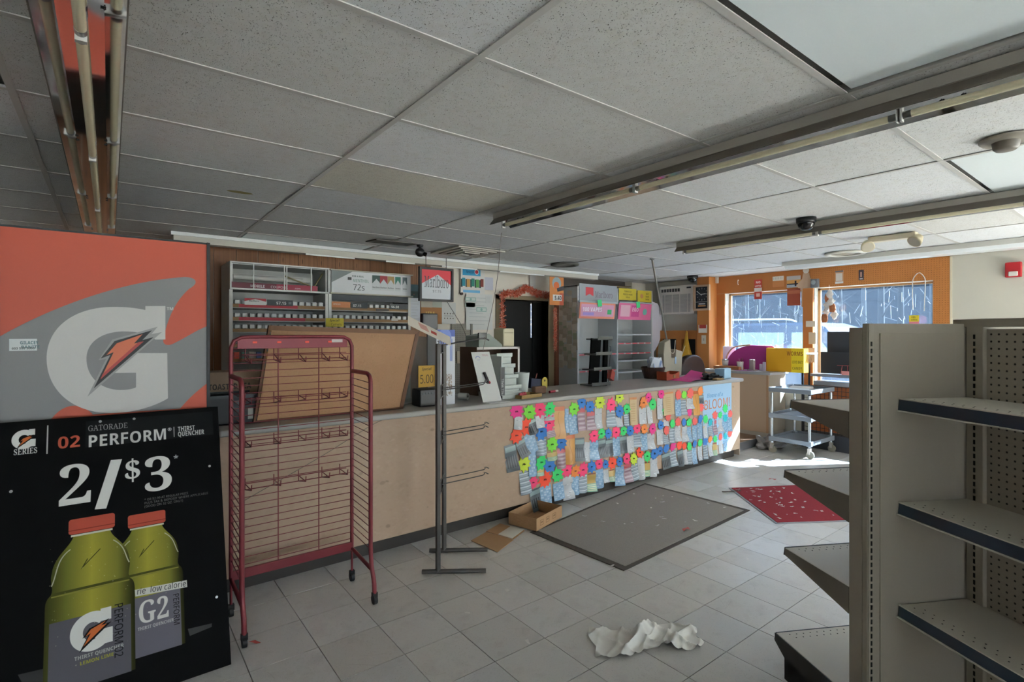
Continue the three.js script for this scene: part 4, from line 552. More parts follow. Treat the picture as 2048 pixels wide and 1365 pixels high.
{ const [x, z] = [2.14,-3.599]; const t = thing('paper_roll', 'small white roll of receipt paper lying on the counter', 'paper roll', [x + 0.2, TT + 0.028, z - 0.1], 0.5); mesh('roll', rod([0, 0, -0.04], [0, 0, 0.04], 0.028, 20), M('#c9c6bf', 0.7), t); mesh('core', rod([0, 0, 0.0402], [0, 0, 0.041], 0.01, 12), M('#4a443c', 0.8), t); }
{ // black four-tier rack on the counter
  const z = -3.82, a = [3.881,1.019], b = [4.214,1.001], top = [4.045,1.468][1], t = thing('tiered_black_rack', 'black four-tier counter rack before the empty white shelves', 'display rack', [(a[0] + b[0]) / 2, TT, z]), w = b[0] - a[0], h = top - TT;
  mesh('spine', bx(0.14, h - 0.02, 0.02, -0.04, h / 2, 0.03, -0.04, 0, -0.12), matteBlack, t); mesh('side_rail', bx(0.05, h, 0.03, w / 2 - 0.06, h / 2, 0.04, -0.04, 0, -0.09), matteBlack, t);
  for (let i = 0; i < 4; i++) { const y = 0.02 + i * (h - 0.035) / 3; mesh('tier', [rb(w - 0.05 - i * 0.02, 0.016, 0.17, 0.004, -0.03 + i * 0.02, y, 0.03), rb(w - 0.05 - i * 0.02, 0.03, 0.005, 0.002, -0.03 + i * 0.02, y + 0.012, 0.115)], M('#4c4d49', 0.4), t); }
  mesh('wire', tube([[w / 2 - 0.02, 0.03, 0.05], [w / 2 + 0.03, h * 0.8, 0.04], [w / 2 + 0.01, h * 0.82, 0.04]], 0.003, 20, 6), black, t); }
{ const [x, z] = [4.577,-4.073]; const t = thing('red_box', 'small red carton tilted beside the black tier rack', 'carton', [x, TT, z], 0.3); mesh('body', rb(0.1, 0.11, 0.05, 0.003).rotateZ(-0.42).translate(0, 0.071, 0), M('#9e4438', 0.6), t); }
{ const [x, z] = [5.291,-4.029]; const t = thing('brown_basket', 'round brown wicker basket filled with white papers', 'basket', [x, TT, z]);
  const wv = tex(noiseCanvas(256, 128, '#3c2620', [[500, 1, 5, ['#2a1a15', '#54382d', '#6a4a3b'], 0.7]])); mesh('bowl', lathe([[0, 0.004], [0.1, 0.004], [0.135, 0.13], [0.142, 0.14], [0.146, 0.13], [0.108, 0], [0, 0]].reverse(), 28), M('#fff', 0.8, 0, { map: wv }), t);
  for (let i = 0; i < 22; i++) { const m = mesh('paper_slip', bx(0.09, 0.14, 0.002), M(i % 3 ? '#d4dae4' : '#9fb2d6', 0.6), t); m.position.set(rnd(-0.09, 0.09), 0.16 + rnd(0.04), rnd(-0.08, 0.08)); m.rotation.set(rnd(-0.5, 0.5), rnd(-1.2, 1.2), rnd(-0.6, 0.6)); } }
{ const [x, z] = [5.262,-3.79]; const t = thing('orange_basket', 'small orange-brown open box with scalloped rim near the basket', 'box', [x, TT, z], -0.1); const o = M('#9c3f1f', 0.6); mesh('box', [prism([[-0.11, 0], [0.11, 0], [0.11, 0.1], [0.05, 0.075], [0, 0.07], [-0.05, 0.075], [-0.11, 0.1]], 0.006).translate(0, 0, 0.07), prism([[-0.11, 0], [0.11, 0], [0.11, 0.1], [0, 0.07], [-0.11, 0.1]], 0.006).translate(0, 0, -0.076), bx(0.006, 0.1, 0.14, 0.107, 0.05, 0), bx(0.006, 0.1, 0.14, -0.107, 0.05, 0), bx(0.21, 0.006, 0.14, 0, 0.003, 0)], o, t); mesh('emblem', cyl(0.02, 0.02, 0.004, 0, 0, 0, 14).rotateX(Math.PI / 2).translate(0.02, 0.045, 0.076), M('#8a6a3c', 0.5), t); }
{ const [x, z] = [5.809,-4.107]; const t = thing('paper_bag', 'tall pale grey paper carrier bag with open top on the counter', 'bag', [x, TT, z - 0.05], -0.15); mesh('bag', prism([[-0.15, 0], [0.15, 0], [0.17, 0.3], [0.06, 0.33], [0.05, 0.22], [-0.03, 0.22], [-0.05, 0.46], [-0.14, 0.42], [-0.16, 0.28]], 0.1, 0.006).translate(0, 0.007, -0.05), M('#a79f8d', 0.75), t); mesh('handle', tube([[-0.12, 0.42, 0], [-0.06, 0.32, 0.05], [0.02, 0.3, 0.05], [0.1, 0.46, 0]], 0.006, 24, 6, 0.5), M('#c2b9a4', 0.7), t); mesh('clip', rb(0.025, 0.09, 0.006, 0.002, 0.04, 0.2, 0.062), M('#9fb9d8', 0.3), t); }
{ const t = thing('pink_sheet', 'bright pink poster sheet curling on the end of the counter', 'paper sheet', [5.5, TT, -3.58]); const g = new THREE.PlaneGeometry(0.64, 0.3, 16, 6).rotateX(-Math.PI / 2), p = g.attributes.position; for (let i = 0; i < p.count; i++) { const u = p.getX(i) / 0.64 + 0.5, v = p.getZ(i) / 0.3 + 0.5; p.setY(i, 0.004 + 0.07 * u * u * (1.1 - v * 0.6) + 0.012 * Math.sin(u * 7)); p.setZ(i, p.getZ(i) - 0.12 * u); } g.computeVertexNormals(); mesh('sheet', g, M('#d93f8c', 0.6, 0, { side: THREE.DoubleSide }), t);
  const b = thing('black_cloth', 'crumpled black cloth under the pink sheet', 'cloth', [5.72, TT, -3.52]); const s = new THREE.IcosahedronGeometry(0.12, 3), q = s.attributes.position; for (let i = 0; i < q.count; i++) { const n = 1 + 0.25 * Math.sin(q.getX(i) * 40 + q.getZ(i) * 60) + 0.2 * Math.cos(q.getY(i) * 70); q.setXYZ(i, q.getX(i) * n * 1.25, Math.max(0, (q.getY(i) + 0.06) * 0.35 * n), q.getZ(i) * n * 0.7); } s.computeVertexNormals(); mesh('cloth', s, M('#1a1715', 0.9), b);
  const k = thing('glove', 'tan work glove lying at the counter edge', 'glove', [5.66, TT, -3.4], 0.1); mesh('glove', [rb(0.12, 0.025, 0.06, 0.012, 0, 0.013, 0), rb(0.1, 0.02, 0.016, 0.008, 0.09, 0.011, 0.02), rb(0.1, 0.02, 0.016, 0.008, 0.095, 0.011, 0), rb(0.09, 0.02, 0.016, 0.008, 0.085, 0.011, -0.02)], M('#9b7d52', 0.85), k);
  const c = thing('blue_carton', 'pale blue carton at the far end of the counter', 'carton', [5.96, TT, -3.5]); mesh('body', rb(0.15, 0.12, 0.13, 0.005, 0, 0.06, 0), M('#9cc0d6', 0.55), c); mesh('lid_flap', bx(0.15, 0.004, 0.05, 0, 0.123, 0.04, 0.1), M('#b2d0e0', 0.55), c); }
{ const t = thing('padded_chair', 'dark brown padded chair with rounded back behind the counter', 'chair', [6.3, 0.1, -4.2]); const s = new THREE.Shape(); s.moveTo(-0.25, 0); s.lineTo(0.25, 0); s.bezierCurveTo(0.29, 0.2, 0.2, 0.32, 0, 0.32); s.bezierCurveTo(-0.2, 0.32, -0.29, 0.2, -0.25, 0); const g = new THREE.ExtrudeGeometry(s, { depth: 0.06, bevelEnabled: true, bevelSize: 0.02, bevelThickness: 0.02, bevelSegments: 3 }); mesh('backrest', g.translate(0, 0.78, 0), M('#3a2722', 0.3), t); mesh('seat', rb(0.5, 0.08, 0.46, 0.03, 0, 0.62, -0.22), M('#3a2722', 0.35), t); for (const [a, b] of [[-0.2, -0.02], [0.2, -0.02], [-0.2, -0.4], [0.2, -0.4]]) mesh('leg', rod([a, 0.58, b], [a * 1.15, 0, b], 0.016), M('#2b211c', 0.5), t); for (const a of [-0.2, 0.2]) mesh('back_post', rod([a, 0.58, 0.01], [a, 0.9, 0.02], 0.014), M('#2b211c', 0.5), t); }
// ---------- back wall: cigarette racks ----------
function cigRack(label, x0, x1, top, sign) {
  const zf = -5.5, d = 0.43, t = thing('cigarette_rack', label, 'cigarette rack', [x0, 0, zf]), w = x1 - x0, grey = M('#b9b9b4', 0.5), lip = M('#98744c', 0.6), white = M('#d5d3cd', 0.5), cap = M('#cfcfcb', 0.35);
  mesh('cabinet', [bx(0.03, top, d, 0.015, top / 2, -d / 2), bx(0.03, top, d, w - 0.015, top / 2, -d / 2), bx(w - 0.06, top, 0.02, w / 2, top / 2, -d + 0.01), bx(w - 0.06, 0.02, d, w / 2, top - 0.01, -d / 2)], grey, t);
  mesh('front_edge', [bx(0.03, top, 0.008, 0.015, top / 2, 0.004), bx(0.03, top, 0.008, w - 0.015, top / 2, 0.004)], white, t);
  [1.79, 1.665, 1.555, 1.41, 1.27, 1.1].forEach((y, r) => {
    const s = mesh('shelf', [bx(w - 0.06, 0.012, d - 0.03, w / 2, y - 0.03, -d / 2)], grey, t); mesh('shelf_lip', bx(w - 0.06, 0.032, 0.006, w / 2, y - 0.012, -0.004), lip, s);
    for (let i = 0; i < 13; i++) { if (r === 4) { mesh('pack', bx(0.045, 0.07, 0.02, 0.07 + i * (w - 0.14) / 12, y + 0.03, -0.04), M(['#d15840', '#4f8f86', '#c9c3b5', '#3f5a8a', '#d8a24c'][i % 5], 0.5), s); continue; } mesh('pusher_cap', rb(0.046, 0.042, 0.06, 0.01, 0.07 + i * (w - 0.14) / 12, y + 0.024, -0.035), cap, s); }
    if (sign === 0) { if (r < 2) mesh('lip_strip', bx(w * (r ? 0.66 : 0.58), 0.03, 0.003, w * (r ? 0.42 : 0.38), y - 0.012, 0.001), M('#b02233', 0.5), s); }
  });
  return t;
}
{
  const xa = 0.888, xm = 1.81, xb = 2.755, a = cigRack('left cigarette rack with a glazed sign case on top', xa, xm, 2.19, 0), b = cigRack('right cigarette rack under the white menthol header sign', xm + 0.005, xb, 2.185, 1);
  // glazed header case of the left rack
  const w = xm - xa, wf = M('#d9d8d2', 0.4); mesh('case_frame', [bx(w, 0.012, 0.05, w / 2, 2.184, 0.025), bx(w, 0.016, 0.05, w / 2, 1.935, 0.025), bx(0.014, 0.25, 0.05, 0.007, 2.06, 0.025), bx(0.014, 0.25, 0.05, w - 0.007, 2.06, 0.025), bx(0.008, 0.25, 0.01, w * 0.22, 2.06, 0.044), bx(0.008, 0.25, 0.01, w * 0.52, 2.06, 0.044), bx(0.008, 0.25, 0.01, w * 0.545, 2.06, 0.044), bx(0.01, 0.25, 0.01, w * 0.8, 2.06, 0.044)], wf, a);
  mesh('case_tube', [rod([0.05, 2.06, -0.1], [w * 0.75, 2.055, -0.1], 0.025, 12), bx(w * 0.8, 0.05, 0.04, w * 0.45, 2.07, -0.16)], M('#c9c8c2', 0.4), a);
  mesh('case_floor', bx(w - 0.04, 0.012, 0.36, w / 2, 1.935, -0.18), M('#8e8b84', 0.6), a); mesh('loose_cable', tube([[w * 0.55, 2.09, -0.05], [w * 0.75, 2.02, -0.02], [w * 0.85, 2.0, -0.03], [w * 0.9, 2.06, -0.04], [w * 0.96, 2.14, -0.06]], 0.008, 30, 6, 0.5), M('#8f8660', 0.6), a);
  const put = (parent, name, wid, hei, x, y, z, draw, px = 300) => { const m = mesh(name, printed(wid, hei, 0.004), M('#fff', 0.45, 0, { map: paint(px, Math.round(px * hei / wid), draw) }), parent); m.position.set(x + wid / 2, y, z); return m; };
  put(a, 'coupon_banner', w * 0.86, 0.055, 0.02, 1.945, 0.005, (x, W, H) => { fill(x, '#6b2130', 0, 0, W, H); fill(x, '#a02c45', W * 0.5, 0, W * 0.5, H); T(x, 'MOBILE', W * 0.2, H * 0.78, H * 0.62, { color: '#d9cfd0', w: W * 0.22 }); T(x, 'COUPONS', W * 0.43, H * 0.78, H * 0.62, { color: '#d9cfd0', bold: false, w: W * 0.27 }); T(x, '.com', W * 0.71, H * 0.78, H * 0.5, { color: '#d9cfd0', bold: false }); }, 512);
  put(a, 'price_header', 0.19, 0.062, 0.13, 1.788, 0.006, (x, W, H) => { fill(x, '#d9d7d2', 0, 0, W, H); poly(x, '#b3212d', [0, 0, W, 0, W, H * 0.45, W / 2, H * 0.1, 0, H * 0.45]); T(x, 'Marlboro', W * 0.2, H * 0.5, H * 0.3, { font: 'serif', w: W * 0.6 }); });
  put(a, 'price_strip', 0.24, 0.058, 0.33, 1.786, 0.006, (x, W, H) => { fill(x, '#2b3033', 0, 0, W, H); T(x, '$7.15', W * 0.34, H * 0.78, H * 0.66, { color: '#dcdcd6', w: W * 0.44 }); fill(x, '#6e7375', W * 0.82, H * 0.3, W * 0.12, H * 0.4); });
  const v = xb - xm; mesh('header_box', [bx(v, 0.012, 0.06, v / 2, 2.18, 0.03), bx(v, 0.014, 0.06, v / 2, 1.935, 0.03)], M('#b3ad9a', 0.5), b);
  put(b, 'header_sign', v - 0.04, 0.24, 0.02, 1.94, 0.03, (x, W, H) => { fill(x, '#d4d5d6', 0, 0, W, H); poly(x, '#7d8583', [0, 0, W * 0.26, 0, 0, H * 0.55]); T(x, 'FOR A REAL', W * 0.24, H * 0.26, H * 0.1, { color: '#4c5754', w: W * 0.19 }); fill(x, '#2e302f', W * 0.19, H * 0.28, W * 0.045, H * 0.12); T(x, 'MENTHOL', W * 0.25, H * 0.48, H * 0.2, { color: '#8fa59b', w: W * 0.2 }); T(x, '72s', W * 0.25, H * 0.84, H * 0.36, { color: '#3e4143', bold: false, w: W * 0.23 }); ['#2f4a43', '#a03036', '#a98a55', '#2f7a66', '#59676a'].forEach((c, i) => { const px = W * (0.49 + i * 0.1), pw = W * (0.11 - i * 0.012); fill(x, c, px, H * 0.12, pw, H * 0.66); poly(x, '#c9cccc', [px, H * 0.5, px + pw / 2, H * 0.27, px + pw, H * 0.5, px + pw, H * 0.78, px, H * 0.78]); T(x, 'Marlboro', px + 2, H * 0.7, H * 0.09, { color: '#555', font: 'serif', w: pw - 4 }); }); }, 640);
  mesh('dark_band', bx(v - 0.06, 0.07, 0.01, v / 2, 1.9, -0.01), M('#3a3e42', 0.5), b);
  put(b, 'orange_price', 0.2, 0.062, 0.03, 1.787, 0.006, (x, W, H) => { fill(x, '#cf7f42', 0, 0, W, H); T(x, 'SPECIAL', W * 0.08, H * 0.55, H * 0.34, { color: '#f0dcc6', w: W * 0.4 }); }); put(b, 'price_strip', 0.18, 0.06, 0.24, 1.785, 0.006, (x, W, H) => { fill(x, '#2d3234', 0, 0, W, H); T(x, '$7.15', W * 0.1, H * 0.76, H * 0.62, { color: '#dcdcd6', w: W * 0.7 }); }); put(b, 'price_strip', 0.22, 0.062, 0.68, 1.785, 0.006, (x, W, H) => { fill(x, '#23282a', 0, 0, W, H); T(x, '$6.50', W * 0.08, H * 0.76, H * 0.62, { color: '#dcdcd6', w: W * 0.56 }); });
  put(b, 'label_clip', 0.15, 0.02, 0.52, 1.765, 0.006, (x, W, H) => fill(x, '#2b2b2b', 0, 0, W, H), 32); put(b, 'label_clip', 0.08, 0.03, 0.7, 1.655, 0.006, (x, W, H) => fill(x, '#c7bfb5', 0, 0, W, H), 32);
  zsign('special_card', 'bright yellow handwritten card on the post between the cigarette racks', 'price card', [1.782,1.583], [1.971,1.674], -5.488, (x, W, H) => { fill(x, '#d9c63e', 0, 0, W, H); T(x, 'Special!', W * 0.2, H * 0.38, H * 0.34, { italic: true, color: '#4a3d10', w: W * 0.55 }); T(x, 'Camels', W * 0.28, H * 0.86, H * 0.4, { bold: false, color: '#4a3d10', w: W * 0.6 }); }, { px: 220 });
}
// ---------- papers, signs and hanging things on the back wall ----------
const W5 = -5.92;
{ const z = -5.3, a = [2.761,1.881], b = [3.202,2.269], w = b[0] - a[0], h = b[1] - a[1], t = thing('framed_sign', 'square black-framed red and white cigarette sign hung by chains', 'sign', [(a[0] + b[0]) / 2, a[1], z]);
  mesh('frame', [bx(w, 0.026, 0.04, 0, 0.013, 0), bx(w, 0.026, 0.04, 0, h - 0.013, 0), bx(0.026, h - 0.052, 0.04, -w / 2 + 0.013, h / 2, 0), bx(0.026, h - 0.052, 0.04, w / 2 - 0.013, h / 2, 0)], M('#1d1a1b', 0.4), t);
  const p = mesh('sign_face', printed(w - 0.05, h - 0.05, 0.006), M('#fff', 0.3, 0, { map: paint(420, 420, (x, W, H) => { fill(x, '#c9ccd0', 0, 0, W, H); poly(x, '#e33c47', [0, 0, W, 0, W, H * 0.5, W * 0.55, H * 0.15, 0, H * 0.5]); T(x, 'Marlboro', W * 0.1, H * 0.6, H * 0.52, { font: 'serif', color: '#2c2c33', w: W * 0.82, bold: false }); T(x, '$7.15', W * 0.37, H * 0.77, H * 0.12, { color: '#4a4a50', w: W * 0.34, bold: false }); }) }), t); p.position.set(0, 0.025, -0.002);
  for (const s of [-0.3, 0.3]) mesh('chain', rod([s * w, h, 0], [s * w, CE - a[1], 0], 0.004, 6), M('#57534c', 0.5, 0.5), t); }
{ const m = zsign('menthol_poster', 'blue cut-out poster with a row of green packs on the back wall', 'poster', [3.696,2.047], [4.084,2.408], W5, (x, W, H) => { fill(x, '#d9d4cc', 0, 0, W, H); fill(x, '#2e9cc6', W * 0.08, 0, W * 0.74, H * 0.32); T(x, 'Newport', W * 0.22, H * 0.24, H * 0.16, { color: '#17608c', w: W * 0.36 }); x.fillStyle = '#dcdcdc'; x.beginPath(); x.arc(W * 0.66, H * 0.17, H * 0.1, 0, 7); x.fill(); x.fillStyle = '#c02a36'; x.beginPath(); x.arc(W * 0.66, H * 0.17, H * 0.07, 0, 7); x.fill(); ['#2c8ea0', '#cc9a52', '#2f8a78', '#5a9c4e', '#8a3a30'].forEach((c, i) => { fill(x, '#1f3a3a', W * (0.01 + i * 0.19), H * 0.46, W * 0.07, H * 0.3); fill(x, c, W * (0.06 + i * 0.19), H * (0.42 + (i % 2) * 0.03), W * 0.13, H * 0.3); }); fill(x, '#6fb0d6', W * 0.1, H * 0.86, W * 0.7, H * 0.1); }, { px: 360 }); }
const slip = (label, a, b, col, draw) => zsign('wall_notice', label, 'notice', a, b, W5 + 0.001 * (noticeN++ % 3), (x, W, H) => { fill(x, col, 0, 0, W, H); draw?.(x, W, H); }, { px: 128, d: 0.002, group: 'papers pinned to the back wall' }); let noticeN = 0;
const bill = (x, W, H) => { x.strokeStyle = '#7fa597'; x.lineWidth = 5; x.strokeRect(6, 6, W - 12, H - 12); x.fillStyle = '#8fb3a6'; x.beginPath(); x.arc(W / 2, H / 2, H * 0.28, 0, 7); x.fill(); };
const lines = (x, W, H) => { for (let i = 1; i < 9; i++) fill(x, '#b9bab6', W * 0.12, H * i / 9.5, W * (0.5 + (i * 37 % 5) * 0.06), 2); };
slip('large white notice sheet below the blue menthol poster', [3.783,1.562], [4.218,2.05], '#d4d3cd', lines);
slip('pale lilac paper corner right of the blue menthol poster', [4.084,2.113], [4.227,2.287], '#c3c2cc');
slip('green banknote print taped highest under the menthol poster', [3.769,1.943], [3.945,2.003], '#c9d2ca', bill);
slip('green banknote print taped just under the highest one', [3.769,1.869], [3.929,1.928], '#c9d2ca', bill);
slip('green banknote print taped lowest and rightmost', [3.945,1.807], [4.118,1.873], '#c9d2ca', bill);
slip('small white memo right of the banknote prints', [4.102,1.928], [4.203,2.028], '#d0cfc9', lines);
slip('white tall sheet on the wall right of the menthol rack', [2.96,1.608], [3.098,1.956], '#d3d5da', lines);
slip('dark teal landscape postcard behind the hanging sign', [2.953,1.956], [3.084,2.125], '#36545a', (x, W, H) => { fill(x, '#1e3430', 0, H * 0.5, W, H * 0.5); fill(x, '#7a3a34', W * 0.4, H * 0.7, 12, 10); });
slip('cream index card under the hanging sign, left one', [3.112,1.843], [3.269,1.931], '#c3b9a4'); slip('grey-green index card under the hanging sign, right one', [3.276,1.829], [3.415,1.936], '#b1b4a4');
slip('brown corkboard sheet with yellow lettering below the hanging sign', [3.112,1.635], [3.415,1.846], '#a9733f', (x, W, H) => T(x, 'JIM', W * 0.2, H * 0.55, H * 0.4, { color: '#d3b05c', w: W * 0.5 }));
slip('white price chart with two rows of dots near the corkboard', [3.411,1.638], [3.622,1.917], '#cdcbc4', (x, W, H) => { for (const j of [0.52, 0.74]) for (let i = 0; i < 4; i++) { x.fillStyle = '#6d625a'; x.beginPath(); x.arc(W * (0.2 + i * 0.2), H * j, 4, 0, 7); x.fill(); } fill(x, '#777', W * 0.16, H * 0.62, W * 0.66, 2); });
slip('small white slip hanging above the tinsel doorway', [4.894,2.132], [5,2.397], '#d7d3cb');
{ const t = thing('wall_hook', 'small dark red knob on the wall left of the notice sheet', 'hook', [...[3.704,2.04], W5]); mesh('knob', rod([0, 0, 0], [0, 0, 0.03], 0.018, 12), M('#4a2a24', 0.5), t); }
{ // grey pegboard bay with packets
  const a = [3.561,.644], b = [3.866,1.643], [c, x] = canvas(256, 256); fill(x, '#8f8a7d', 0, 0, 256, 256); for (let i = 0; i < 10; i++) for (let j = 0; j < 10; j++) { x.fillStyle = '#4d493f'; x.beginPath(); x.arc(12.8 + i * 25.6, 12.8 + j * 25.6, 4, 0, 7); x.fill(); }
  const t = thing('grey_pegboard', 'grey pegboard bay behind the white counter card', 'pegboard', [(a[0] + b[0]) / 2, 0, -5.93]); const w = b[0] - a[0]; mesh('board', metre(bx(w, b[1] - 0.2, 0.015, 0, (b[1] + 0.2) / 2, 0), 'X', 1 / 0.254), M('#fff', 0.7, 0, { map: tex(c, true, true) }), t); mesh('slotted_upright', bx(0.03, b[1], 0.03, w / 2, b[1] / 2, 0.01), M('#7c776b', 0.5), t);
  for (const [dx, dy] of [[-0.04, 0], [0.08, -0.01]]) mesh('packet', rb(0.1, 0.16, 0.02, 0.004, dx, [3.661,1.297][1] - 0.1 + dy, 0.03), M('#b9ac93', 0.6), t); }
{ // tinsel garland round the doorway
  const t = thing('tinsel_garland', 'orange tinsel garland draped round the dark doorway', 'garland', [0, 0, -5.9]);
  const run = [[4.359,1.564], [4.359,2.055], [4.599,2.081], [4.784,2.169], [4.993,2.099], [5.249,2.08]], pts = new THREE.CatmullRomCurve3(run.map(([a, b]) => new THREE.Vector3(a, b, 0.03)), false, 'catmullrom', 0.2);
  const g = [[], []]; for (let i = 0; i < 2200; i++) { const p = pts.getPoint(rnd()), a = rnd(6.28), b = rnd(-1, 1), l = rnd(0.03, 0.07), q = new THREE.PlaneGeometry(0.006, l).translate(0, l / 2, 0); q.rotateZ(a); q.rotateY(b * 2); g[i % 2].push(q.translate(p.x, p.y, p.z)); }
  for (let i = 0; i < 700; i++) { const y = rnd(1.25, 1.9), q = new THREE.PlaneGeometry(0.004, rnd(0.02, 0.05)); q.rotateZ(rnd(6.28)); q.rotateY(rnd(-2, 2)); g[i % 2].push(q.translate([5.33,1.72][0] + rnd(-0.03, 0.03), y, 0.05)); }
  mesh('tinsel_strands', g[0], M('#d9572f', 0.35, 0.2, { side: THREE.DoubleSide }), t); mesh('tinsel_strands', g[1], M('#e8a48c', 0.3, 0.2, { side: THREE.DoubleSide }), t); }
zsign('orange_price_poster', 'orange flavour poster with a price hanging right of the doorway', 'poster', [4.992,1.923], [5.266,2.364], -5.6, (x, W, H) => { fill(x, '#d98a4a', 0, 0, W, H); fill(x, '#c05a3c', W * 0.7, H * 0.6, W * 0.3, H * 0.4); x.fillStyle = '#9fb0b5'; x.beginPath(); x.arc(W * 0.5, H * 0.28, W * 0.32, 0, 7); x.fill(); x.fillStyle = '#e0743c'; x.beginPath(); x.arc(W * 0.48, H * 0.36, W * 0.2, 0, 7); x.fill(); poly(x, '#3b3a40', [W * 0.5, H * 0.45, W, H * 0.35, W, H * 0.5, W * 0.55, H * 0.56]); fill(x, '#d9d5d0', W * 0.22, H * 0.66, W * 0.64, H * 0.2); T(x, '$.40', W * 0.34, H * 0.83, H * 0.19, { color: '#3a3335', w: W * 0.5 }); }, { px: 300 });
// ---------- white shelf unit in the corner ----------
{
  const x0 = 5.453, xm = 6.333, x1 = 7.21, zf = -5.5, d = 0.42, top = 2.225, t = thing('white_shelf_unit', 'white two-bay cigarette shelf unit, mostly empty, in the back corner', 'shelf unit', [x0, 0, zf]), W = x1 - x0, wm = xm - x0, wh = M('#c6c9c8', 0.45), red = M('#cf4a52', 0.5);
  mesh('cabinet', [bx(0.025, top, d, 0.0125, top / 2, -d / 2), bx(0.025, top, d, wm, top / 2, -d / 2), bx(0.025, top, d, W - 0.0125, top / 2, -d / 2), bx(W, 0.02, d, W / 2, top - 0.01, -d / 2), bx(W - 0.05, top - 0.02, 0.015, W / 2, top / 2, -d + 0.008)], wh, t);
  for (const [b, y, r] of [[0, 1.2, 1], [0, 0.95, 1], [1, 1.5, 0], [1, 1.36, 1], [1, 1.2, 1], [1, 1.08, 0], [1, 0.9, 0], [0, 0.7, 0], [1, 0.7, 0]]) { const xa = b ? wm + 0.015 : 0.027, w = b ? W - wm - 0.045 : wm - 0.045, s = mesh('shelf', bx(w, 0.014, d - 0.03, xa + w / 2, y - 0.007, -d / 2), wh, t); mesh('lip', bx(w, 0.022, 0.004, xa + w / 2, y - 0.008, -0.01), r ? M('#d9c6c4', 0.5) : wh, s); if (r) for (let i = 0; i < 5; i++) mesh('red_label', bx(w * 0.15, 0.016, 0.002, xa + w * (0.1 + i * 0.2), y - 0.008, -0.007), red, s); }
  const put = (name, a, b, z, tilt, draw, px = 300) => { const w = b[0] - a[0], h = b[1] - a[1], m = mesh(name, printed(w, h, 0.004), M('#fff', 0.5, 0, { map: paint(px, Math.round(px * h / w), draw) }), t); m.position.set((a[0] + b[0]) / 2 - x0, a[1], z - zf); m.rotation.x = tilt; };
  put('header_sign', [5.484,1.979], [6.309,2.253], -5.496, 0, (x, w, h) => { fill(x, '#a4a7ab', 0, 0, w, h); fill(x, '#e04b50', w * 0.16, h * 0.18, w * 0.2, h * 0.34); poly(x, '#e04b50', [w * 0.16, h * 0.5, w * 0.36, h * 0.5, w * 0.36, h * 0.66, w * 0.26, h * 0.54, w * 0.16, h * 0.66]); T(x, 'Marlboro', w * 0.4, h * 0.72, h * 0.48, { font: 'serif', bold: false, color: '#74636b', w: w * 0.48 }); });
  put('yellow_card', [6.356,2.043], [6.782,2.23], -5.495, 0, (x, w, h) => { fill(x, '#cbb736', 0, 0, w, h); ['TOBACCO', 'PRICES HERE', 'SOLD'].forEach((s, i) => T(x, s, w * 0.5, h * (0.32 + i * 0.25), h * 0.2, { align: 'center', color: '#5e531c', w: w * 0.8 })); });
  put('yellow_card', [6.808,2.028], [7.17,2.217], -5.495, 0, (x, w, h) => { fill(x, '#d0bb38', 0, 0, w, h); x.fillStyle = '#c58a5c'; x.beginPath(); x.arc(w * 0.3, h * 0.5, h * 0.2, 0, 7); x.fill(); ['BUY', 'SAVE', 'NOW'].forEach((s, i) => T(x, s, w * 0.7, h * (0.35 + i * 0.24), h * 0.2, { align: 'center', color: '#5e531c', w: w * 0.4 })); });
  put('pink_sign', [5.445,1.734], [6.217,1.973], -5.47, 0.12, (x, w, h) => { fill(x, '#e98f73', 0, 0, w, h); fill(x, '#d69ab5', w * 0.04, h * 0.1, w * 0.92, h * 0.76); T(x, '100 VAPES', w * 0.08, h * 0.55, h * 0.36, { color: '#efe6ee', w: w * 0.55 }); fill(x, '#a58ccc', w * 0.1, h * 0.6, w * 0.3, h * 0.2); fill(x, '#35b065', w * 0.78, h * 0.4, w * 0.12, h * 0.3); });
  put('pink_sign', [6.299,1.733], [7.105,1.995], -5.47, 0.12, (x, w, h) => { fill(x, '#e36f9a', 0, 0, w, h); fill(x, '#e9b3bf', w * 0.06, h * 0.12, w * 0.28, h * 0.7); fill(x, '#d1498a', w * 0.38, h * 0.12, w * 0.24, h * 0.7); T(x, 'EGO', w * 0.4, h * 0.5, h * 0.34, { color: '#f0c7d2', w: w * 0.2 }); x.fillStyle = '#6fb3a5'; x.beginPath(); x.arc(w * 0.8, h * 0.5, h * 0.2, 0, 7); x.fill(); });
  for (const [u, v] of [[5.847,1.967], [6.746,1.974]]) mesh('green_tag', bx(0.09, 0.1, 0.002, u - x0, v, 0.075, 0, 0, 0.15), M('#52d98a', 0.7), t);
  mesh('label_rail', [bx(wm - 0.03, 0.03, 0.03, wm / 2, [5.878,1.986][1], 0.015), bx(W - wm - 0.03, 0.03, 0.03, (W + wm) / 2, [6.757,2.002][1], 0.015)], M('#b8c4c6', 0.3), t);
  const junk = thing('loose_boards', 'loose tan boards lying on top of the white shelf unit', 'boards', [6.2, top + 0.012, -5.7]); mesh('board', bx(0.6, 0.012, 0.3, 0.2, 0.012, 0, 0, 0.1, 0.02), M('#a08a6c', 0.8), junk); mesh('board', bx(0.5, 0.01, 0.2, 0.3, 0.034, 0, 0, -0.2, 0.03), M('#8c7556', 0.8), junk);
  // paper notes stuck over the side of the unit
  const n = [M('#cfc5b2', 0.85), M('#ddd5c6', 0.85), M('#b7ab95', 0.85), M('#c3b9a6', 0.85), M('#a8ad8e', 0.85)];
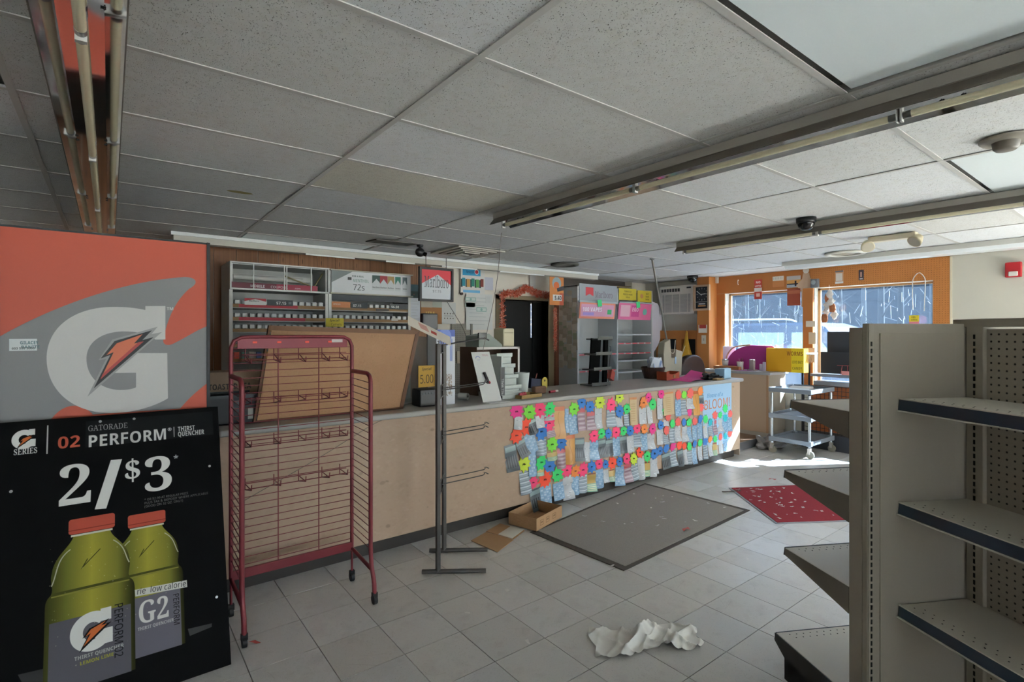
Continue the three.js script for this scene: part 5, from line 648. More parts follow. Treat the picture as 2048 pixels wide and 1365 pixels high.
  for (let i = 0; i < 64; i++) { const y = i < 4 ? 2.12 - i * 0.09 : 1.99 - Math.floor((i - 4) / 4) * 0.066 + rnd(-0.02, 0.02), z = -5.86 + (i < 4 ? rnd(0.05, 0.25) : ((i - 4) % 4) * 0.1 + rnd(-0.015, 0.02)); const m = tag(mesh('paper_note', bx(0.002, rnd(0.07, 0.12), rnd(0.07, 0.11)), n[i % 5]), 'faded paper note stuck on the side of the white shelf unit', 'note', 'notes on the shelf side'); m.position.set(x0 - 0.002 - (i % 4) * 0.0015, y, z); m.rotation.set(rnd(-0.15, 0.15), 0, 0.01); }
  tag(mesh('yellow_note', bx(0.003, 0.05, 0.06, x0 - 0.003, [-5.633,1.038][1], [-5.633,1.038][0]), M('#d9bd3c', 0.7)), 'yellow scrap of paper low on the side of the white shelf unit', 'note');
  const p = thing('white_plastic_panel', 'rounded pale plastic sheet standing right of the white shelf unit', 'plastic sheet', [7.3, 0, -5.55]); const s = new THREE.Shape(); s.moveTo(-0.05, 0); s.lineTo(-0.05, 2.05); s.lineTo(0.1, 2.02); s.bezierCurveTo(0.27, 1.85, 0.26, 1.5, 0.1, 1.3); s.lineTo(0, 1.2); s.lineTo(-0.02, 0); const g = new THREE.ExtrudeGeometry(s, { depth: 0.01, bevelEnabled: false }); mesh('sheet', g, M('#d3cdd6', 0.4), p);
}
// ---------- window air conditioner, clock, post notices ----------
{
  const X = 7.42, a = [-5.526,1.83], b = [-4.862,2.325], w = b[0] - a[0], h = b[1] - a[1] - 0.02, t = thing('air_conditioner', 'white through-wall air conditioner below the ceiling in the corner', 'air conditioner', [XW, a[1], (a[0] + b[0]) / 2]); t.rotation.y = -Math.PI / 2;
  mesh('case', rb(w, h, 0.17, 0.015, 0, h / 2, 0.085), M('#d8d0c7', 0.5), t); mesh('recess', bx(w * 0.8, h * 0.62, 0.004, 0.0, h * 0.38, 0.171), M('#a9a5a0', 0.6), t);
  for (let i = 0; i < 13; i++) mesh('grille_bar', bx(w * 0.8, 0.006, 0.008, 0, h * 0.1 + i * h * 0.047, 0.174), M('#bdb8b2', 0.5), t); for (let i = 0; i < 4; i++) mesh('grille_rib', bx(0.01, h * 0.62, 0.012, -w * 0.33 + i * w * 0.22, h * 0.38, 0.174), M('#cfc8bf', 0.5), t);
  for (let i = 0; i < 7; i++) mesh('air_louvre', bx(w * 0.06, h * 0.11, 0.01, -w * 0.4 + i * w * 0.08, h * 0.84, 0.17, 0, 0.3), M('#3d3a37', 0.6), t); mesh('control_window', bx(w * 0.12, h * 0.05, 0.004, w * 0.36, h * 0.9, 0.171), M('#3a3b3d', 0.3), t);
}
{ const a = [-4.814,1.873], b = [-4.534,2.273], w = b[0] - a[0], h = b[1] - a[1], t = thing('wall_clock', 'square black-faced wall clock in a tan frame on the orange post', 'clock', [7.372, a[1], (a[0] + b[0]) / 2]); t.rotation.y = -Math.PI / 2; const f = M('#b99b80', 0.45);
  mesh('frame', [bx(w, 0.03, 0.04, 0, 0.015, 0.02), bx(w, 0.03, 0.04, 0, h - 0.015, 0.02), bx(0.03, h - 0.06, 0.04, -w / 2 + 0.015, h / 2, 0.02), bx(0.03, h - 0.06, 0.04, w / 2 - 0.015, h / 2, 0.02)], f, t);
  const c = mesh('face', printed(w - 0.05, h - 0.05, 0.006), M('#fff', 0.25, 0, { map: paint(240, Math.round(240 * h / w), (x, W, H) => { fill(x, '#20242a', 0, 0, W, H); for (let i = 0; i < 12; i++) { const an = i * Math.PI / 6; x.save(); x.translate(W / 2, H * 0.34); x.rotate(an); fill(x, '#d7d8d2', -3, -100, 6, i % 3 ? 16 : 26); x.restore(); } fill(x, '#c9c9c4', 0, H * 0.68, W, 5); fill(x, '#a9aab0', W * 0.25, H * 0.74, W * 0.5, 22); fill(x, '#b98a5a', W * 0.2, H * 0.83, W * 0.58, 22); }) }), t); c.position.set(0, 0.025, 0.006);
  mesh('hand', bx(0.01, 0.075, 0.003, 0.03, h * 0.64, 0.016, 0, 0, -1.5), M('#dcdcd6', 0.4), t); mesh('hand', bx(0.008, 0.11, 0.003, -0.045, h * 0.68, 0.018, 0, 0, 0.9), M('#dcdcd6', 0.4), t); }
const onPost = (name, label, cat, a, b, x, draw) => xsign(name, label, cat, a, b, x, draw, { px: 100 });
onPost('alarm_plate', 'red and white alarm plate on the orange post below the clock', 'alarm', [-4.74,1.523], [-4.592,1.647], 7.372, (x, w, h) => { fill(x, '#d9d4ca', 0, 0, w, h); fill(x, '#b5423c', w * 0.1, 0, w * 0.8, h * 0.45); });
onPost('switch_plate', 'pale switch plate lowest on the orange post', 'switch', [-4.687,1.35], [-4.609,1.484], 7.372, (x, w, h) => { fill(x, '#cfc6b4', 0, 0, w, h); fill(x, '#a89f8c', w * 0.4, h * 0.35, w * 0.2, h * 0.3); });
{ const t = thing('sensor_box', 'small white sensor box high beside the orange post', 'sensor', [XW - 0.012, [-4.552,2.351][1], [-4.552,2.351][0]]); mesh('box', rb(0.04, 0.1, 0.06, 0.005, -0.02, 0, 0), M('#cfc8ba', 0.5), t); mesh('bracket', bx(0.03, 0.02, 0.03, -0.015, 0.06, 0), M('#4a443b', 0.6), t); }
{ const t = thing('wood_frame_cabinet', 'orange wooden frame around dark openings below the air conditioner', 'cabinet', [7.5, 0, -5.2]); const o = M('#b57438', 0.6); mesh('frame', [bb(-0.03, 0.1, 0, 1.42, -0.42, -0.34), bb(-0.03, 0.1, 0, 1.42, -0.02, 0.08), bb(-0.03, 0.1, 0, 1.42, 0.34, 0.42), bb(-0.03, 0.1, 1.42, 1.56, -0.42, 0.42), bb(-0.03, 0.1, 0, 0.1, -0.42, 0.42)], o, t); mesh('opening_shade', bb(0.05, 0.09, 0.1, 1.42, -0.34, 0.34), M('#16222a', 0.5), t); }  // dark sheet whose colour stands in for shade inside the openings
{ const t = thing('yellow_bag', 'yellow plastic bag hanging from the wooden frame', 'bag', [7.4, 0.93, -4.98]); const g = lathe([[0.015, 0.55], [0.03, 0.5], [0.06, 0.35], [0.1, 0.2], [0.12, 0.08], [0.1, 0], [0, 0]].reverse(), 20), p = g.attributes.position; for (let i = 0; i < p.count; i++) { const a = Math.atan2(p.getZ(i), p.getX(i)), k = 1 + 0.14 * Math.sin(a * 5 + p.getY(i) * 8); p.setX(i, p.getX(i) * k * 0.55); p.setZ(i, p.getZ(i) * k); } g.computeVertexNormals(); mesh('bag', g, M('#c99a2c', 0.5), t); mesh('loop', tube([[0, 0.5, -0.02], [0.01, 0.62, 0], [0, 0.5, 0.02]], 0.008, 16, 6, 0.5), M('#c99a2c', 0.5), t); }
{ // rod leaning from the ceiling down to the counter, with a cord
  const [x, z] = [5.088,-3.889]; const t = thing('hanging_pole', 'thin grey pole hanging from the ceiling in front of the air conditioner', 'pole', [x, CE, z]); const e = [6.398,1.277]; mesh('pole', rod([0, 0, 0], [e[0] - x, e[1] - CE, -4.6 - z], 0.012), M('#7d766c', 0.5), t); mesh('cord', tube([[e[0] - x, e[1] - CE, -4.6 - z], [e[0] - x + 0.03, e[1] - CE - 0.15, -4.58 - z], [e[0] - x + 0.22, e[1] - CE - 0.18, -4.58 - z], [e[0] - x + 0.4, e[1] - CE + 0.05, -4.6 - z]], 0.006, 30, 6, 0.5), M('#bfae92', 0.7), t); mesh('hook', bx(0.06, 0.01, 0.02, 0, -0.005, 0), M('#6d675e', 0.5), t); }
{ const [x, z] = [2.725,-3.689]; const t = thing('hanging_wire', 'thin wire hanging from the ceiling to the counter card', 'wire', [x, CE, z]); const e = [2.468,1.369]; mesh('wire', tube([[0, 0, 0], [(e[0] - x) * 0.3, (e[1] - CE) * 0.45, (-3.6 - z) * 0.35], [e[0] - x, e[1] - CE, -3.6 - z]], 0.0025, 30, 6, 0.5), M('#7c756a', 0.5), t); }
tag(mesh('sign_wire', tube([[...[3.059,1.887], -5.2], [...[3.148,1.583], -5.0], [...[2.976,1.405], -4.6], [...[2.761,1.387], -4.1]], 0.003, 30, 6, 0.4), M('#57504a', 0.6)), 'thin dark cord drooping from the hanging sign to the register', 'cord');
tag(mesh('slack_wire', tube([[...[.548,.605], -3.1], [...[1.005,.768], -3.2], [...[1.39,.904], -3.33], [...[1.632,.951], -3.42]], 0.0016, 30, 6, 0.3), M('#5f5a54', 0.6)), 'thin slack wire running from the counter top behind the red rack', 'wire');
// ---------- platform, second counter ----------
tag(mesh('raised_platform', [bb(6.2, 7.59, 0, 0.1, -4.7, -3.56)], M('#8a6f58', 0.7)), 'low brown raised floor behind the end of the counter', 'platform');
tag(mesh('platform_edge', [bb(6.2, 7.2, 0.004, 0.104, -3.555, -3.535)], M('#85868a', 0.4, 0.4)), 'grey metal nosing along the raised floor', 'edge strip');
const T2 = 0.985, C2 = { x0: 7.06, z0: -4.42, z1: -3.49 };
{ const t = thing('window_counter', 'short beige counter with grey top under the first window', 'counter', [C2.x0, 0.1, C2.z0]); const d = 0.5, w = C2.z1 - C2.z0, h = T2 - 0.1; mesh('front_panel', bb(0, 0.02, 0.06, h - 0.04, 0, w), M('#b1967c', 0.6), t); mesh('carcass', bb(0.02, d, 0.06, h - 0.04, 0, w), M('#a99e8b', 0.6), t); mesh('toe_kick', bb(0.04, d, 0, 0.06, 0.02, w - 0.02), M('#b3aca1', 0.6), t); mesh('worktop', rb(d + 0.04, 0.04, w + 0.06, 0.01, d / 2, h - 0.02, w / 2 + 0.01), M('#9c9c9a', 0.35), t); mesh('corner_strip', bb(-0.004, 0.02, 0.06, h - 0.04, w - 0.02, w + 0.004), M('#a37f5f', 0.6), t); }
{ // things on the window counter
  const y = T2; const p = thing('pink_binder', 'large magenta plastic fan-shaped folder on the window counter', 'folder', [7.42, y, -4.0]); p.rotation.y = -Math.PI / 2; const s = new THREE.Shape(); s.moveTo(-0.3, 0); s.bezierCurveTo(-0.26, 0.2, -0.16, 0.31, 0.1, 0.345); s.lineTo(0.4, 0.34); s.quadraticCurveTo(0.44, 0.33, 0.44, 0.29); s.lineTo(0.44, 0); const g = new THREE.ExtrudeGeometry(s, { depth: 0.02, bevelEnabled: true, bevelSize: 0.005, bevelThickness: 0.005, bevelSegments: 2 }); mesh('cover', g.translate(0, 0.006, 0), M('#b8418f', 0.4), p); mesh('tan_edge', tube([[-0.31, 0.01, 0.02], [-0.27, 0.2, 0.02], [-0.16, 0.32, 0.02], [0.08, 0.36, 0.02]], 0.012, 24, 6, 0.4), M('#d3a98c', 0.5), p);
  const a = [-3.641,1.037], b = [-3.14,1.309]; xsign('yellow_carton', 'bright yellow printed carton on the window counter', 'carton', [a[0], y], b, 7.36, (x, w, h) => { fill(x, '#e0a21a', 0, 0, w, h); fill(x, '#efcf23', w * 0.68, 0, w * 0.32, h); T(x, 'WORMS', w * 0.56, h * 0.3, h * 0.24, { color: '#9c5a14', w: w * 0.42 }); T(x, 'LIVE BAIT', w * 0.7, h * 0.62, h * 0.16, { color: '#9c7a14', w: w * 0.28 }); T(x, 'CANDY', w * 0.7, h * 0.88, h * 0.16, { color: '#9c7a14', w: w * 0.26 }); }, { d: 0.14, px: 320 }).position.x = 7.46;
  const cup = (label, x, z, r, h, m, more) => { const t = thing('paper_cup', label, 'cup', [x, y, z]); mesh('cup', lathe([[0, 0.003], [r * 0.75, 0.003], [r, h], [r * 1.06, h], [r * 1.04, h - 0.008], [r * 0.8, 0], [0, 0]].reverse(), 20), m, t); more?.(t); };
  cup('white paper cup with blue print before the yellow carton', 7.22, -3.97, 0.045, 0.12, M('#d7d5cd', 0.5), (t) => mesh('straws', [rod([0, 0.02, 0], [0.02, 0.17, 0.02], 0.006), rod([0, 0.02, 0.01], [-0.02, 0.16, -0.01], 0.006)], M('#6d4436', 0.5), t));
  cup('white foam cup with a grey lid in the sunny window corner', 7.4, -4.3, 0.05, 0.12, M('#dedfe0', 0.5), (t) => mesh('lid', lathe([[0, 0.14], [0.045, 0.14], [0.055, 0.12]], 18), M('#8b8f94', 0.4), t));
  const st = thing('small_dispenser', 'grey card dispenser standing in front of the yellow carton', 'dispenser', [7.2, y, -3.78]); mesh('body', [rb(0.05, 0.15, 0.07, 0.01, 0, 0.085, 0), rb(0.08, 0.02, 0.12, 0.006, 0, 0.01, 0)], M('#9b8b88', 0.5), st);
  const h2 = thing('napkin_fan', 'pale lilac fan of folded napkins before the yellow carton', 'napkins', [7.18, y, -3.62]); mesh('fold', [rb(0.015, 0.13, 0.04, 0.005, 0, 0.066, 0.02), rb(0.015, 0.1, 0.04, 0.005, 0.01, 0.051, -0.03)], M('#c3b3c4', 0.6), h2);
  const bx2 = thing('wooden_tray', 'flat orange-brown wooden box on the window counter', 'box', [7.2, y, -4.14]); mesh('box', rb(0.14, 0.05, 0.4, 0.006, 0, 0.025, 0), M('#b5794d', 0.6), bx2); mesh('lid_line', bb(-0.072, -0.07, 0.03, 0.034, -0.19, 0.19), M('#8a5632', 0.6), bx2);
  const pp = thing('pink_paper', 'magenta and white papers lying flat on the window counter edge', 'papers', [7.16, y, -3.86]); mesh('paper', bx(0.16, 0.002, 0.28, 0, 0.001, 0, 0, 0.1), M('#a85aa8', 0.6), pp); mesh('paper', bx(0.16, 0.002, 0.2, 0.01, 0.003, 0.2, 0, -0.2), M('#d9d9dc', 0.6), pp);
  const wb = thing('white_panel_stand', 'white upright board standing in the sunny window corner', 'board', [7.5, y, -4.3]); mesh('board', rb(0.012, 0.33, 0.2, 0.004, 0, 0.166, 0), M('#e2e4e6', 0.5), wb);
  const bl = thing('white_bottle', 'white rounded bottle behind the yellow carton', 'bottle', [7.53, y, -3.6]); mesh('body', lathe([[0, 0], [0.06, 0], [0.065, 0.2], [0.06, 0.27], [0.035, 0.34], [0, 0.37]], 20), M('#dfe1e3', 0.4), bl); }
// ---------- hung things over and beside the windows ----------
{ const X = XW - 0.014, S = (n, l, c, a, b, draw, o = {}) => xsign(n, l, c, a, b, X - (o.off ?? 0), draw, { px: 160, d: 0.003, ...o });
  S('red_card', 'red and white vertical card hung at the top of the left window', 'card', [-3.945,2.019], [-3.832,2.307], (x, w, h) => { fill(x, '#c94a3c', 0, 0, w, h); fill(x, '#dcd7cf', 0, h * 0.42, w, h * 0.2); T(x, 'NO', w * 0.2, h * 0.2, h * 0.16, { color: '#eee' }); T(x, 'LOTTO', w * 0.08, h * 0.38, h * 0.12, { color: '#eee', w: w * 0.84 }); fill(x, '#e6bdb0', w * 0.25, h * 0.7, w * 0.5, h * 0.18); }, { off: 0.01 });
  S('white_packet', 'cream fringed card above the left window with pale strings', 'card', [-3.679,2.179], [-3.524,2.331], (x, w, h) => { fill(x, '#c9854e', 0, 0, w, h); fill(x, '#d9d2c4', 0, 0, w, h * 0.42); for (let i = 0; i < 6; i++) fill(x, '#a8a093', w * (0.08 + i * 0.15), h * 0.08, 6, h * 0.22); });
  S('sunset_picture', 'sunset picture with a dark propeller plane between the windows', 'picture', [-3.482,2.158], [-3.293,2.318], (x, w, h) => { fill(x, '#b9b3ad', 0, 0, w, h * 0.35); fill(x, '#d9a05c', 0, h * 0.35, w, h * 0.35); fill(x, '#a8aeb4', 0, h * 0.7, w, h * 0.3); fill(x, '#2b2630', w * 0.02, h * 0.66, w * 0.96, h * 0.1); fill(x, '#2b2630', w * 0.58, h * 0.44, w * 0.12, h * 0.46); });
  S('red_brown_card', 'red-brown square card hanging below the sunset picture', 'card', [-3.469,1.903], [-3.293,2.138], (x, w, h) => { fill(x, '#9c4a33', 0, 0, w, h); fill(x, '#b86a4a', 0, h * 0.1, w, h * 0.2); }, { off: 0.012 });
  S('clear_packet', 'clear plastic sleeve hung on the pegboard above the right window', 'packet', [-2.859,2.168], [-2.764,2.337], (x, w, h) => { fill(x, '#c99a76', 0, 0, w, h); fill(x, '#6e6a6d', 0, 0, w, h * 0.12); fill(x, '#d8cfc5', w * 0.1, h * 0.2, w * 0.8, h * 0.6); fill(x, '#e0dedb', 0, h * 0.85, w, h * 0.15); });
  S('battery_packet', 'small dark blister pack on the pegboard above the right window', 'packet', [-2.586,2.192], [-2.53,2.321], (x, w, h) => { fill(x, '#4b4148', 0, 0, w, h); fill(x, '#b98f80', w * 0.3, h * 0.2, w * 0.35, h * 0.5); fill(x, '#d9d4d2', w * 0.2, h * 0.82, w * 0.6, h * 0.1); });
  S('yellow_notice', 'yellow notice sticker with pink strip on the right window edge', 'notice', [-2.054,1.623], [-1.957,1.728], (x, w, h) => { fill(x, '#d9c22e', 0, 0, w, h * 0.7); fill(x, '#e08090', 0, h * 0.7, w, h * 0.3); T(x, 'YES', w * 0.2, h * 0.3, h * 0.25, { color: '#6b5a14' }); T(x, 'OPEN', w * 0.2, h * 0.6, h * 0.22, { color: '#6b5a14' }); }, { off: 0.004 });
  const f = thing('paper_doll', 'white cut-out paper figure pinned to the post between the windows', 'decoration', [X - 0.004, [-3.221,1.879][1], [-3.221,1.879][0]]); f.rotation.y = -Math.PI / 2; const sh = new THREE.Shape(); [[-0.06, 0], [0.04, 0.02], [0.07, 0.2], [0.1, 0.34], [0.05, 0.4], [0.04, 0.46], [0, 0.5], [-0.04, 0.46], [-0.05, 0.39], [-0.13, 0.3], [-0.06, 0.22]].forEach(([a, b], i) => sh[i ? 'lineTo' : 'moveTo'](a, b)); mesh('cutout', new THREE.ExtrudeGeometry(sh, { depth: 0.003, bevelEnabled: false }), M('#c9a98c', 0.7), f); mesh('head', new THREE.CylinderGeometry(0.04, 0.04, 0.004, 18).rotateX(Math.PI / 2).translate(0, 0.5, 0.005), M('#d9d3c6', 0.7), f); mesh('torn_edge', bx(0.04, 0.16, 0.004, 0.04, 0.12, 0.004, 0, 0, 0.3), M('#e3e0db', 0.7), f);
  const r = thing('timer_box', 'small grey timer box beside the paper figure', 'timer', [X, [-3.099,2.132][1], [-3.099,2.132][0]]); r.rotation.y = -Math.PI / 2; mesh('body', rb(0.1, 0.12, 0.05, 0.01, 0, 0.06, 0.025), M('#6f7274', 0.4), r); mesh('dial', cyl(0.03, 0.03, 0.006, 0, 0, 0, 18).rotateX(Math.PI / 2).translate(-0.01, 0.07, 0.05), M('#9aa3a2', 0.3), r);
  const hg = thing('hanging_paper', 'crumpled white and brown paper garland hanging in the right window', 'decoration', [X - 0.03, [-2.92,1.694][1], [-2.92,1.694][0]]); for (let i = 0; i < 8; i++) { const q = new THREE.IcosahedronGeometry(0.045, 1), pp = q.attributes.position; for (let k = 0; k < pp.count; k++) { const n = 0.75 + 0.5 * Math.abs(Math.sin(pp.getX(k) * 90 + i) * Math.cos(pp.getY(k) * 70)); pp.setXYZ(k, pp.getX(k) * n * 0.5, pp.getY(k) * n * 1.3, pp.getZ(k) * n); } q.computeVertexNormals(); mesh('paper_wad', q.translate(rnd(-0.02, 0.02), 0.02 + i * 0.045, (i % 2 ? 0.06 : -0.05) * (1 - i / 9)), i % 3 ? M('#d9d2c9', 0.8) : M('#a8673f', 0.8), hg); } mesh('string', rod([0, 0.3, 0], [0, 0.46, 0], 0.003), M('#d8cfc2', 0.7), hg);
  for (const [i, v] of [641, 668, 700].entries()) { const q = [-3.151,1.692], y = q[1] - (v - 641) * 0.0072; tag(mesh('taped_paper', bx(0.003, [0.08, 0.16, 0.2][i], [0.12, 0.09, 0.13][i], XW - 0.048, y - 0.05, q[0] + [0, 0.02, -0.01][i], 0, 0, 0), [M('#d8cfc0', 0.7), M('#cbb9a2', 0.7), M('#d3b7a0', 0.7)][i]), ['pale torn paper taped highest on the post between the windows', 'narrow torn paper taped mid-way on the post between the windows', 'pinkish torn paper taped lowest on the post between the windows'][i], 'paper'); }
  for (const [l, a] of [['tiny white hook on the orange board above the left window', [-4.194,2.291]], ['white pull hook under the strip light near the windows', [-2.889,2.494]]]) { const t = thing('white_hook', l, 'hook', [X - 0.002, a[1], a[0]]); mesh('hook', tube([[0, 0.03, 0], [-0.02, 0.03, 0], [-0.025, -0.02, 0], [-0.01, -0.04, 0]], 0.006, 20, 6, 0.4), M('#d9d5cc', 0.5), t); }
  const wl = thing('wire_loop', 'white wire loop hung at the right end of the right window', 'wire', [X - 0.01, [-1.957,1.793][1], [-1.957,1.793][0]]); mesh('loop', tube([[0, 0, -0.06], [0, 0.35, -0.06], [0, 0.44, 0], [0, 0.35, 0.06], [0, -0.02, 0.05]], 0.005, 40, 6, 0.3), M('#d3cfca', 0.5), wl);
  const al = thing('fire_alarm', 'red fire alarm strobe on the cream wall at the right edge', 'fire alarm', [XW, [-1.141,2.098][1], [-1.141,2.167][0]]); al.rotation.y = -Math.PI / 2; mesh('body', rb(0.13, 0.16, 0.05, 0.012, 0, 0.09, 0.025), M('#b8242b', 0.4), al); mesh('strobe', rb(0.075, 0.05, 0.03, 0.008, 0, 0.045, 0.05), M('#d6cfc8', 0.25), al); }
// ---------- serving cart ----------
{ const t = thing('serving_cart', 'grey three-tier plastic serving cart on casters', 'cart', [6.68, 0, -3.25]), w = 0.62, d = 0.45, tray = M('#7d838a', 0.5), pole = M('#c3c8cc', 0.25, 0.8);
  [0.17, 0.465, 0.79].forEach((y) => { mesh('tray', [rb(w + 0.06, 0.014, d + 0.06, 0.005, w / 2, y, d / 2), rb(w + 0.06, 0.055, 0.014, 0.006, w / 2, y + 0.012, -0.024), rb(w + 0.06, 0.055, 0.014, 0.006, w / 2, y + 0.012, d + 0.024), rb(0.014, 0.055, d + 0.06, 0.006, -0.024, y + 0.012, d / 2), rb(0.014, 0.055, d + 0.06, 0.006, w + 0.024, y + 0.012, d / 2)], tray, t); });
  for (const [a, b] of [[0, 0], [w, 0], [0, d], [w, d]]) { mesh('pole', rod([a, 0.12, b], [a, 0.76, b], 0.016, 14), pole, t); for (const y of [0.17, 0.465]) mesh('corner_collar', rb(0.06, 0.06, 0.06, 0.01, a, y + 0.005, b), M('#8a9096', 0.5), t); const c = mesh('caster', rod([a - 0.012, 0.045, b + 0.01], [a + 0.012, 0.045, b + 0.01], 0.045, 20), M('#8d8878', 0.5), t); mesh('fork', bx(0.05, 0.07, 0.03, a, 0.09, b), M('#b5aaa0', 0.4, 0.5), c); }
  const k = thing('white_binder', 'flat white binder lying on top of the serving cart', 'binder', [6.98, 0.797, -3.03], 0.25); mesh('cover', rb(0.28, 0.035, 0.24, 0.006, 0, 0.0175, 0), M('#c6c2ba', 0.5), k); mesh('pages', rb(0.24, 0.02, 0.242, 0.003, 0.02, 0.018, 0.002), M('#dcd9d2', 0.7), k); }
// ---------- black wire merchandiser with hood boards behind the cart ----------
{ const t = thing('wire_merchandiser', 'black wire merchandiser with dark hood boards and a steel shelf by the window', 'merchandiser', [7.46, 0, -2.05]), blk = M('#1b1c20', 0.45), z0 = -1.12;
  mesh('lower_hood_board', bb(-0.02, 0.02, 0.99, 1.27, -0.93, -0.36), M('#2c2d31', 0.55), t); mesh('upper_hood_board', bb(0.06, 0.09, 1.2, 1.535, -0.88, -0.4), M('#34363b', 0.6), t); mesh('steel_shelf', rb(0.24, 0.035, 0.7, 0.008, 0.02, 0.965, -0.68), M('#9a9a9c', 0.3, 0.8), t); mesh('steel_shelf', rb(0.24, 0.06, 0.66, 0.008, 0.02, 0.86, -0.66), M('#a6a3a2', 0.35, 0.6), t);
  mesh('post', rb(0.025, 1.24, 0.025, 0.004, -0.1, 0.62, z0), blk, t); mesh('post', rb(0.025, 1.1, 0.025, 0.004, 0.1, 0.55, z0), blk, t); mesh('post', rb(0.025, 0.83, 0.025, 0.004, -0.1, 0.415, -0.25), blk, t); mesh('top_bar', rod([-0.1, 1.24, z0], [0.1, 1.24, z0 + 0.1], 0.014), M('#a5a8ad', 0.3, 0.7), t);
  for (let i = 0; i < 20; i++) mesh('grid_wire', rod([-0.1, 0.2, z0 + 0.02 + i * 0.05], [-0.1, 0.83, z0 + 0.02 + i * 0.05], 0.003, 5), blk, t); for (let i = 0; i < 12; i++) mesh('grid_wire', rod([-0.1, 0.22 + i * 0.055, z0], [-0.1, 0.22 + i * 0.055, -0.25], 0.003, 5), blk, t); for (let i = 0; i < 8; i++) mesh('grid_wire', rod([-0.08 + i * 0.03, 0.95, z0], [-0.08 + i * 0.03, 1.23, z0 + 0.05], 0.0025, 5), blk, t);
  mesh('kick_board', bb(-0.1, 0.1, 0.0, 0.2, z0, -0.25), M('#33343a', 0.6), t); mesh('back_board', bb(0.11, 0.125, 0.2, 0.82, z0 + 0.02, -0.25), M('#b5683a', 0.7), t);
  const b = thing('card_rack', 'small red wire card rack on the steel shelf', 'card rack', [7.38, 0.984, -2.64]); mesh('wires', [rod([0, 0, -0.08], [0, 0.12, -0.06], 0.003), rod([0, 0, 0.0], [0, 0.12, 0.0], 0.003), rod([0, 0, 0.08], [0, 0.12, 0.08], 0.003), rod([0, 0.12, -0.12], [0, 0.12, 0.14], 0.003)], M('#b04a4a', 0.5), b); mesh('card', rb(0.01, 0.05, 0.13, 0.002, -0.01, 0.026, 0), M('#e0938c', 0.6), b); }
tag(mesh('crumpled_bag', (() => { const s = new THREE.IcosahedronGeometry(0.15, 3), q = s.attributes.position; for (let i = 0; i < q.count; i++) { const n = 1 + 0.3 * Math.sin(q.getX(i) * 30 + q.getZ(i) * 40) + 0.2 * Math.cos(q.getY(i) * 50); q.setXYZ(i, q.getX(i) * n * 1.2, Math.max(0.002, (q.getY(i) + 0.07) * 0.6 * n), q.getZ(i) * n); } s.computeVertexNormals(); return s.translate(6.88, 0, -3.4); })(), M('#8f8a86', 0.8)), 'crumpled grey plastic bag on the floor under the cart', 'plastic bag');
// ---------- parked car outside ----------
{ const t = thing('parked_car', 'blue sport utility car parked outside the windows', 'car', [10.4, -0.25, -4.9]); t.rotation.y = -Math.PI / 2; const body = M('#152a44', 0.35, 0.2), glass = M('#6c7a73', 0.15, 0.0);
  mesh('body', prism([[-2.4, 0.35], [-2.4, 1.0], [-2.2, 1.14], [2.35, 1.14], [2.42, 0.8], [2.42, 0.35]], 1.8, 0.03).translate(0, 0, -1.8), body, t);
  mesh('cabin', prism([[-2.3, 1.14], [-2.1, 1.82], [-1.9, 1.92], [0.5, 1.92], [0.75, 1.84], [1.35, 1.14]], 1.62, 0.05).translate(0, 0, -1.71), body, t);
  for (const [a, b, c, d] of [[-2.05, -1.05, -1.98, -1.05], [-0.88, 0.05, -0.88, 0.05], [0.2, 1.05, 0.2, 0.62]]) mesh('side_window', prism([[a, 1.18], [b, 1.18], [d, 1.78], [c, 1.78]], 0.012).translate(0, 0, -0.045), glass, t);
  mesh('door_seam', [bx(0.012, 0.75, 0.006, -0.96, 0.8, 0.031), bx(0.012, 0.75, 0.006, 0.12, 0.8, 0.031)], M('#24344a', 0.5), t); mesh('roof_rail', tube([[-1.7, 1.98, -0.15], [-1.5, 2.04, -0.15], [0, 2.04, -0.15], [0.25, 1.98, -0.15]], 0.022, 30, 8, 0.3), M('#9fa9b3', 0.3, 0.7), t); mesh('door_handle', [bx(0.16, 0.03, 0.03, -1.15, 1.03, 0.04), bx(0.16, 0.03, 0.03, -0.05, 1.03, 0.04)], M('#22344c', 0.4), t);
  for (const x of [-1.5, 1.45]) mesh('wheel', [rod([x, 0.36, -0.2], [x, 0.36, 0.04], 0.36, 28)], M('#191919', 0.8), t); mesh('side_trim', bx(4.7, 0.08, 0.02, 0, 0.7, 0.035), M('#8d97a1', 0.4), t); }
